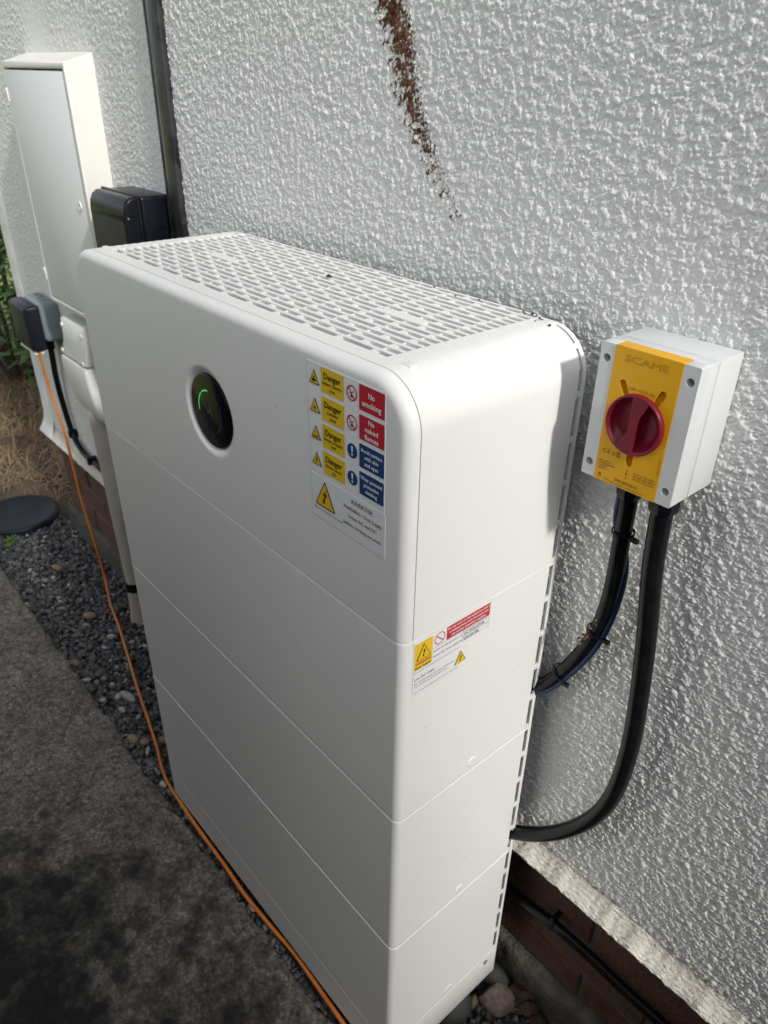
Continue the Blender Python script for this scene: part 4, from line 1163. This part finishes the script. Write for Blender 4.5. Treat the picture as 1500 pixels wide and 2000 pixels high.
MB().tube(catmull([(-1.795,0.004,0.745), (-1.800,0.006,0.69), (-1.822,0.010,0.605), (-1.825,0.014,0.525), (-1.80,0.016,0.43), (-1.735,0.016,0.389), (-1.64,0.016,0.384), (-1.56,0.016,0.38)], 6), 0.0085, 12).put('sheath', M['rubber'], bc, smooth=True)
MB().tube([(-1.799,0.006,0.70), (-1.797,0.005,0.742)], 0.0125, 12).put('gland', M['gloss'], bc)
for p_ in ((-1.80, 0.012, 0.428), (-1.67, 0.010, 0.386)): bbox('cable_clip', p_[0]-0.008, p_[0]+0.008, p_[1]-0.008, 0.032, p_[2]-0.012, p_[2]+0.012, 0.003, M['gloss'], bc)

# orange cord
oc = catmull([(-1.74,-0.045,0.73), (-1.742,-0.043,0.68), (-1.742,-0.041,0.645), (-1.734,-0.040,0.598), (-1.710,-0.040,0.543), (-1.687,-0.040,0.487), (-1.678,-0.040,0.399), (-1.665,-0.040,0.265), (-1.629,-0.040,0.136), (-1.600,-0.041,0.016), (-1.53,-0.062,-0.033), (-1.43,-0.083,-0.040), (-1.268,-0.124,-0.038), (-1.135,-0.159,-0.038), (-1.032,-0.183,-0.038), (-0.92,-0.211,-0.036), (-0.828,-0.2375,-0.030), (-0.775,-0.2475,-0.022), (-0.70,-0.2545,-0.010), (-0.622,-0.2590,-0.005), (-0.511,-0.2590,-0.010), (-0.425,-0.2600,-0.016), (-0.338,-0.2540,-0.024), (-0.274,-0.2500,-0.024), (-0.173,-0.2560,-0.012), (-0.100,-0.2600,-0.006), (0.02,-0.262,-0.012), (0.2,-0.30,-0.014), (0.5,-0.42,-0.014)], 8)
oo = MB().tube(oc, 0.0039, 10).put('extension_cord', M['orange'], None, smooth=True)
tag(oo, 'thin orange extension cord trailing from the socket along the foot of the unit', 'cord')

# ================================================================== GROUND CLUTTER
def stone(name, loc, size, m, seed, rot=0.0, label='', cat='stone', sub=3, rough=0.10, box=0.0, group=None):
    r = random.Random(seed)
    bm = bmesh.new(); bmesh.ops.create_icosphere(bm, subdivisions=sub, radius=1)
    planes = [(Vector((r.uniform(-1,1), r.uniform(-1,1), r.uniform(-1,1))).normalized(), r.uniform(0.50, 0.74)) for _ in range(9)]
    for v in bm.verts:
        c = v.co.copy()
        if box:
            for n_, d_ in planes:
                q = c.dot(n_)
                if q > d_: c -= n_*(q-d_)*box
        nz_ = sum(math.sin(c.x*f_+ph+seed)*math.sin(c.y*f_*1.1+ph*2)*math.cos(c.z*f_*0.9+ph) / f_ for f_, ph in ((3.1, .3), (6.3, 1.7), (11.0, 2.9)))
        v.co = c*(1 + rough*nz_*2)
    M_ = Matrix.Translation(loc) @ Matrix.Rotation(rot, 4, 'Z') @ Matrix.Diagonal((*size, 1))
    bm.transform(M_)
    me = bpy.data.meshes.new(name); bm.to_mesh(me); bm.free()
    sharp(me, 50 if box else 90)
    o = put(name, me, m)
    return tag(o, label, cat, group)
stone('granite_chunk', (0.024, -0.016, -0.040), (0.039, 0.031, 0.027), M['pink'], 31, 0.75, 'rough pinkish grey stone chunk beside the base of the white unit', box=0.9, sub=4)
stone('cobble', (-0.010, 0.006, -0.034), (0.042, 0.020, 0.030), M['greystone'], 8, 0.15, 'smooth dark grey cobble wedged behind the corner of the white unit', sub=4, rough=0.05)
stone('cobble', (-0.022, -0.085, -0.036), (0.040, 0.034, 0.034), M['greystone'], 9, 0.9, 'larger dark grey cobble under the near edge of the white unit', sub=4, rough=0.05)
stone('pebble', (0.000, -0.048, -0.048), (0.008, 0.015, 0.010), M['tanstone'], 12, 0.4, 'small tan pebble between the dark cobble and the pinkish stone', sub=2)
stone('pebble', (0.058, 0.004, -0.048), (0.014, 0.012, 0.010), M['pink'], 13, 0.2, 'pale buff pebble among brown leaves by the plinth', sub=3, box=0.7)
stone('pebble', (-1.128, -0.190, -0.044), (0.030, 0.011, 0.012), M['palestone'], 14, 0.25, 'long pale pebble touching the orange cord', sub=3)
stone('pebble', (-0.979, -0.246, -0.042), (0.016, 0.013, 0.012), M['tanstone'], 15, 0.25, 'tan pebble at the path edge nearest the pale long pebble', sub=3, rough=0.06)
stone('pebble', (-0.955, -0.226, -0.046), (0.014, 0.010, 0.009), M['tanstone'], 16, 1.0, 'flat tan pebble beside the tan pebble at the path edge', sub=2)
stone('pebble', (-0.930, -0.188, -0.046), (0.015, 0.010, 0.010), M['tanstone'], 17, 0.6, 'tan pebble under the orange cord near the unit corner', sub=2)
stone('pebble', (-0.800, -0.252, -0.040), (0.011, 0.008, 0.008), M['palestone'], 18, 0.6, 'small white pebble on the path edge by the unit corner', sub=2)
stone('pebble', (-0.768, -0.250, -0.040), (0.016, 0.006, 0.007), M['tanstone'], 19, 0.1, 'narrow buff pebble next to the small white pebble', sub=2)
stone('pebble', (-1.858, -0.108, -0.048), (0.024, 0.012, 0.010), M['tanstone'], 20, 0.4, 'buff pebble on the gravel near the drain cover', sub=2)
stone('pebble', (-1.537, -0.128, -0.048), (0.022, 0.014, 0.011), M['tanstone'], 21, 0.8, 'brownish flat pebble left of the orange cord', sub=2)
stone('pebble', (-1.399, -0.120, -0.048), (0.013, 0.009, 0.009), M['palestone'], 22, 0.8, 'small pale pebble just left of the orange cord', sub=2)
stone('pebble', (-1.345, -0.246, -0.040), (0.016, 0.010, 0.009), M['tanstone'], 23, 0.3, 'buff pebble on the path edge halfway along the gravel', sub=2)
stone('pebble', (-0.455, -0.256, -0.034), (0.012, 0.006, 0.010), M['tanstone'], 24, 0.1, 'tan pebble wedged between the path and orange cord', sub=2)
stone('pebble', (-0.405, -0.258, -0.034), (0.011, 0.006, 0.009), M['palestone'], 25, 0.1, 'greyish pebble wedged in the gap under the orange cord', sub=2)
stone('slate_piece', (-0.83, -0.150, -0.045), (0.05, 0.035, 0.012), M['greystone'], 26, 0.5, 'broad grey slate piece against the far corner of the unit', sub=3, box=0.8)
# brown leaves
def dead_leaf(loc, L, wid_, rot, curl, label):
    n = 9
    vs, fs = [], []
    for i in range(n):
        t = i/(n-1)
        w_ = wid_*math.sin(math.pi*min(1, t*0.93+0.05))**0.8*(1+0.25*math.sin(i*2.3))
        z_ = curl*math.sin(t*3.0)*L*0.5
        for s_, zz in ((-1, 0.25*w_), (-0.4, 0), (0.4, 0.05*w_), (1, 0.35*w_)):
            vs.append((t*L - L/2, s_*w_, z_ + zz + 0.15*w_*math.sin(i*1.7+s_)))
    for i in range(n-1):
        for k_ in range(3): fs.append((i*4+k_, i*4+k_+1, (i+1)*4+k_+1, (i+1)*4+k_))
    me = bpy.data.meshes.new('dead_leaf'); me.from_pydata(vs, [], fs)
    me.transform(Matrix.Translation(loc) @ Matrix.Rotation(rot, 4, 'Z') @ Matrix.Rotation(0.2, 4, 'X'))
    o = put('dead_leaf', me, M['deadleaf'], smooth=True)
    sm = o.modifiers.new('solid', 'SOLIDIFY'); sm.thickness = 0.0005
    tag(o, label, 'leaf')
dead_leaf((0.046, 0.016, -0.040), 0.050, 0.016, 1.9, 0.5, 'curled brown leaf against the footing by the pinkish stone')
dead_leaf((0.074, 0.014, -0.044), 0.045, 0.012, 0.9, 0.4, 'brown leaf lying nearest the bottom edge beside the plinth')
dead_leaf((0.062, 0.024, -0.036), 0.055, 0.006, 0.75, 0.6, 'narrow curled brown leaf leaning on the concrete footing')
dead_leaf((0.098, 0.008, -0.045), 0.040, 0.014, 2.6, 0.4, 'crumpled brown leaf at the bottom edge of the gravel')
# grit and leaf crumbs on the top of the unit
pcs = [(-0.348,-0.0735,.0045),(-0.078,-0.0025,.0028),(-0.072,-0.0020,.0022),(-0.085,-0.006,.0018),(-0.064,-0.0065,.002),(-0.060,-0.019,.0016),(-0.155,-0.004,.002),(-0.185,-0.012,.002),(-0.23,-0.003,.002),(-0.30,-0.01,.0015),(-0.041,-0.019,.0024),(-0.42,-0.02,.0015),(-0.09,-0.003,.002),(-0.54,-0.060,.0015)]
mb = MB()
for x, y, s in pcs:
    for q in range(3):
        a = random.uniform(0, 6.28); dx_, dy_ = math.cos(a)*s, math.sin(a)*s
        zt = T + 0.0003 - (0.0008 if x > -0.05 else 0)
        mb.add([(x-dx_, y-dy_, zt), (x+dx_, y+dy_, zt+s*0.4), (x+dy_*0.4, y-dx_*0.4, zt+s*0.9), (x-dy_*0.4, y+dx_*0.4, zt+s*0.2)], [(0,1,2),(0,2,3),(1,3,2),(0,3,1)])
tag(mb.put('leaf_crumbs', M['deadleaf']), 'tiny dark leaf crumbs scattered on the slatted top', 'debris', kind='stuff')

# specks of dust on the case
mb = MB(); sr_ = random.Random(5)
for _ in range(46):
    r_ = sr_.uniform(0.0004, 0.0011)
    if sr_.random() < 0.6:
        x, z = sr_.uniform(-0.72, -0.02), sr_.uniform(0.02, 1.15)
        if (x-DC[0])**2 + (z-DC[1])**2 < 0.07**2 or (x > -0.16 and z > 0.98): continue
        mb.add([(x + r_*sr_.uniform(.5, 1)*math.cos(k_*1.05), -D-0.0006, z + r_*sr_.uniform(.5, 1)*math.sin(k_*1.05)) for k_ in range(6)], [tuple(range(6))])
    else:
        y, z = sr_.uniform(-0.22, -0.02), sr_.uniform(0.02, 0.80)
        mb.add([(0.0008, y + r_*sr_.uniform(.5, 1)*math.cos(k_*1.05), z + r_*sr_.uniform(.5, 1)*math.sin(k_*1.05)) for k_ in range(6)], [tuple(range(6))])
tag(mb.put('dust_specks', M['deadleaf']), 'tiny dark dust specks stuck to the white case', 'dust', kind='stuff')

# round drain cover
dc = (-2.285, -0.090)
def drg(r_, z_): return [(dc[0]+r_*math.cos(2*math.pi*k_/56), dc[1]+r_*math.sin(2*math.pi*k_/56), z_) for k_ in range(56)]
o = MB().rings([drg(0.138, -0.07), drg(0.140, -0.040), drg(0.138, -0.033), drg(0.132, -0.030), drg(0.124, -0.031), drg(0.120, -0.034), drg(0.03, -0.030)], cap1=True).put('drain_cover', M['disc'], None, ang=50)
tag(o, 'round black drain cover lying between gravel and dry grass', 'drain cover')

# dry grass
def blades(n, region, L, name, m, seed, lean=0.9, z0=-0.06, wid_=0.0022, mask=None):
    r = np.random.default_rng(seed)
    x = r.uniform(region[0], region[1], n); y = r.uniform(region[2], region[3], n)
    if mask is not None:
        k_ = mask(x, y); x, y = x[k_], y[k_]; n = len(x)
    a = r.uniform(0, 2*np.pi, n); l = r.uniform(*L, n); ln = np.clip(r.normal(lean, 0.3, n), 0, 1.45)
    ts = np.array([0, 0.35, 0.7, 1.0])
    V = np.zeros((n, 8, 3))
    px_, py_ = -np.sin(a), np.cos(a)
    for i, t in enumerate(ts):
        th = ln*(0.5+0.6*t)
        hx_ = l*t*np.sin(th); hz_ = l*t*np.cos(th)
        w_ = wid_*(1-0.8*t)
        for s_, q in ((-1, 0), (1, 1)):
            V[:, 2*i+q, 0] = x + hx_*np.cos(a) + px_*w_*s_
            V[:, 2*i+q, 1] = y + hx_*np.sin(a) + py_*w_*s_
            V[:, 2*i+q, 2] = z0 + hz_
    f = np.array([[0,1,3,2],[2,3,5,4],[4,5,7,6]])
    F = (f[None] + (np.arange(n)*8)[:, None, None]).reshape(-1)
    me = bpy.data.meshes.new(name)
    me.vertices.add(n*8); me.vertices.foreach_set('co', V.reshape(-1).astype(np.float32))
    me.loops.add(len(F)); me.loops.foreach_set('vertex_index', F.astype(np.int32))
    me.polygons.add(len(F)//4); me.polygons.foreach_set('loop_start', np.arange(0, len(F), 4, dtype=np.int32))
    me.update(calc_edges=True)
    return put(name, me, m)
msk = lambda x, y: ((x+2.285)**2 + (y+0.090)**2 > 0.225**2) & (x < -2.34 + 0.08*np.sin(y*9))
tag(blades(15000, (-3.7, -2.20, -0.5, 0.9), (0.05, 0.13), 'dry_grass', M['straw'], 81, 1.35, -0.05, 0.0030, msk), 'flattened dry straw grass beyond the drain cover', 'grass', kind='stuff')
tag(blades(9000, (-9.0, -4.0, -1.5, 3.5), (0.05, 0.12), 'lawn_grass', M['leaf2'], 82, 0.5, -0.10, 0.006), 'green lawn grass beyond the shrubs', 'grass', kind='stuff')

# weeds by the drain cover
def weed(loc, n, s, label, seed):
    r = random.Random(seed); mb = MB()
    for _ in range(n):
        a = r.uniform(0, 6.28); d_ = r.uniform(0.2, 1)*s; h_ = r.uniform(0.3, 1.0)*s
        c = Vector((loc[0]+math.cos(a)*d_, loc[1]+math.sin(a)*d_, loc[2]+h_)); l = s*0.45
        u = Vector((math.cos(a), math.sin(a), r.uniform(-.3, .5))).normalized(); v = Vector((-math.sin(a), math.cos(a), r.uniform(-.3, .3))).normalized()
        mb.add([c-u*l, c+v*l*0.45, c+u*l, c-v*l*0.45], [(0,1,2,3)])
        mb.add([Vector(loc)+Vector((0.0006,0,0)), Vector(loc)-Vector((0.0006,0,0)), c-u*l], [(0,1,2)])
    tag(mb.put('weed', M['leaf2']), label, 'weed')
weed((-2.130, -0.165, -0.055), 24, 0.020, 'small green weed at the near rim of the drain cover', 1)
weed((-2.11, -0.185, -0.055), 16, 0.016, 'tiny green weed at the left picture edge below the drain cover', 2)
weed((-1.70, -0.02, -0.055), 10, 0.014, 'tiny green seedling in the gravel by the plinth', 3)

# shrubs beyond the house corner
def shrub(loc, rx, ry, hgt, n, leafL, m, label, seed, lo=0.1):
    r = random.Random(seed)
    t = thing('garden_shrub', loc, label, 'shrub')
    mb = MB()
    for _ in range(14):
        a = r.uniform(0, 6.28); q = r.uniform(0.3, 0.9)
        e = Vector((loc[0]+math.cos(a)*rx*q, loc[1]+math.sin(a)*ry*q, loc[2]+hgt*r.uniform(0.5, 0.95)))
        b_ = Vector(loc)+Vector((math.cos(a)*0.05, math.sin(a)*0.05, 0))
        mid = b_.lerp(e, 0.5)+Vector((r.uniform(-.08,.08), r.uniform(-.08,.08), 0.08))
        mb.tube(catmull([b_, mid, e], 4), 0.01, 6, rad=[0.013-0.001*i for i in range(9)])
    mb.put('stem', M['bark'], t)
    clumps = [(r.uniform(-1, 1), r.uniform(-1, 1), r.uniform(lo, 1)) for _ in range(26)]
    mb = MB()
    for _ in range(n):
        cx_, cy_, cz_ = r.choice(clumps)
        c = Vector((loc[0]+(cx_+r.gauss(0, .2))*rx*(1.05-0.4*cz_), loc[1]+(cy_+r.gauss(0, .2))*ry*(1.05-0.4*cz_), loc[2]+max(0.03, (cz_+r.gauss(0, .12)))*hgt))
        a = r.uniform(0, 6.28); l = leafL*r.uniform(0.6, 1.2)
        u = Vector((math.cos(a), math.sin(a), r.uniform(-0.9, 0.4))).normalized()
        v = u.cross(Vector((r.uniform(-.5, .5), r.uniform(-.5, .5), 1))).normalized()
        k_ = u.cross(v)*l*0.08
        mb.add([c, c+u*l*0.45+v*l*0.22+k_, c+u*l, c+u*l*0.45-v*l*0.22+k_, c+u*l*0.5], [(0,4,1),(1,4,2),(2,4,3),(3,4,0)])
    mb.put('crown', m, t)
shrub((-3.15, 0.62, -0.08), 0.35, 0.35, 0.95, 800, 0.085, M['leaf'], 'dark leafy shrub just beyond the house corner', 91)
shrub((-3.75, 0.42, -0.08), 0.50, 0.45, 1.05, 950, 0.095, M['leaf'], 'taller dark green shrub at the left picture edge', 92, 0.05)
shrub((-4.6, 1.25, -0.08), 0.6, 0.6, 0.85, 700, 0.10, M['leaf2'], 'lighter green shrub behind the dark shrubs', 93)

# ================================================================== ADDED SUN AND SKY BLOCKERS AROUND THE CAMERA (out of the picture)
fence = thing('sky_blocker_fence', (0.0, -0.99, -0.02), 'added unseen board fence that blocks low sky opposite the white unit', 'fence')  # added to hide low sky and darken the lower front of the unit
bmesh_board = bbox_mesh('board', -0.07, 0.07, -0.009, 0.009, 0.0, 1.36, 0.002)
bmesh_board.materials.append(M['wood'])
for i in range(32):
    o = bpy.data.objects.new('board', bmesh_board); COL.objects.link(o); o.parent = fence
    o.location = (-1.3 + i*0.143, (i % 2)*0.012, 0.0)
ta = math.tan(SUN_AZ)
ys = -0.285 - 1.9*ta                      # added sun-blocking screen: its shadow edge runs just in front of the unit
screen = thing('sun_blocker_screen', (1.93, ys-0.36, -0.02), 'added unseen timber screen that keeps sun off the path', 'screen')
for i in range(6):
    w_ = (ys + 0.96)/6
    MB().box(1.90, 1.93, -0.96 + i*w_, -0.96 + (i+1)*w_ - 0.002, -0.02, 2.6).put('board', M['wood'], screen)
for y_ in (-0.95, ys - 0.08): MB().box(1.931, 2.0, y_, y_+0.07, -0.05, 2.6).put('post', M['wood'], screen)
yh = -0.256 - 7.74*ta  # edge of an added hedge, set to shade the far end of the gravel
hedge = thing('sun_blocker_hedge', (7.2, yh-2, -0.1), 'added unseen tall hedge that keeps sun off the far gravel', 'hedge')
hy, hz = np.meshgrid(np.linspace(yh-4.0, yh, 50), np.linspace(-0.1, 7.2, 80), indexing='ij')
hn = fft_noise(50, 80, 0.09, 0.4, 0.5, 77)*0.06
put('face', grid_mesh('face', np.stack([7.0 + hn, hy, hz], -1)), M['leaf'], hedge)
MB().box(7.12, 7.5, yh-4.0, yh-0.01, -0.1, 7.15).put('core', M['leaf'], hedge)
gate = thing('sun_blocker_gate', (1.60, -0.22, -0.06), 'added unseen low gate that keeps sun off the near gravel', 'gate')  # added low blocker, shades the gravel right of the unit
for i in range(5):
    y0 = ys + i*(0.02-ys)/5
    MB().box(1.590, 1.612, y0, y0+(0.02-ys)/5-0.004, -0.03, 1.17).put('blocker_board', M['wood'], gate)
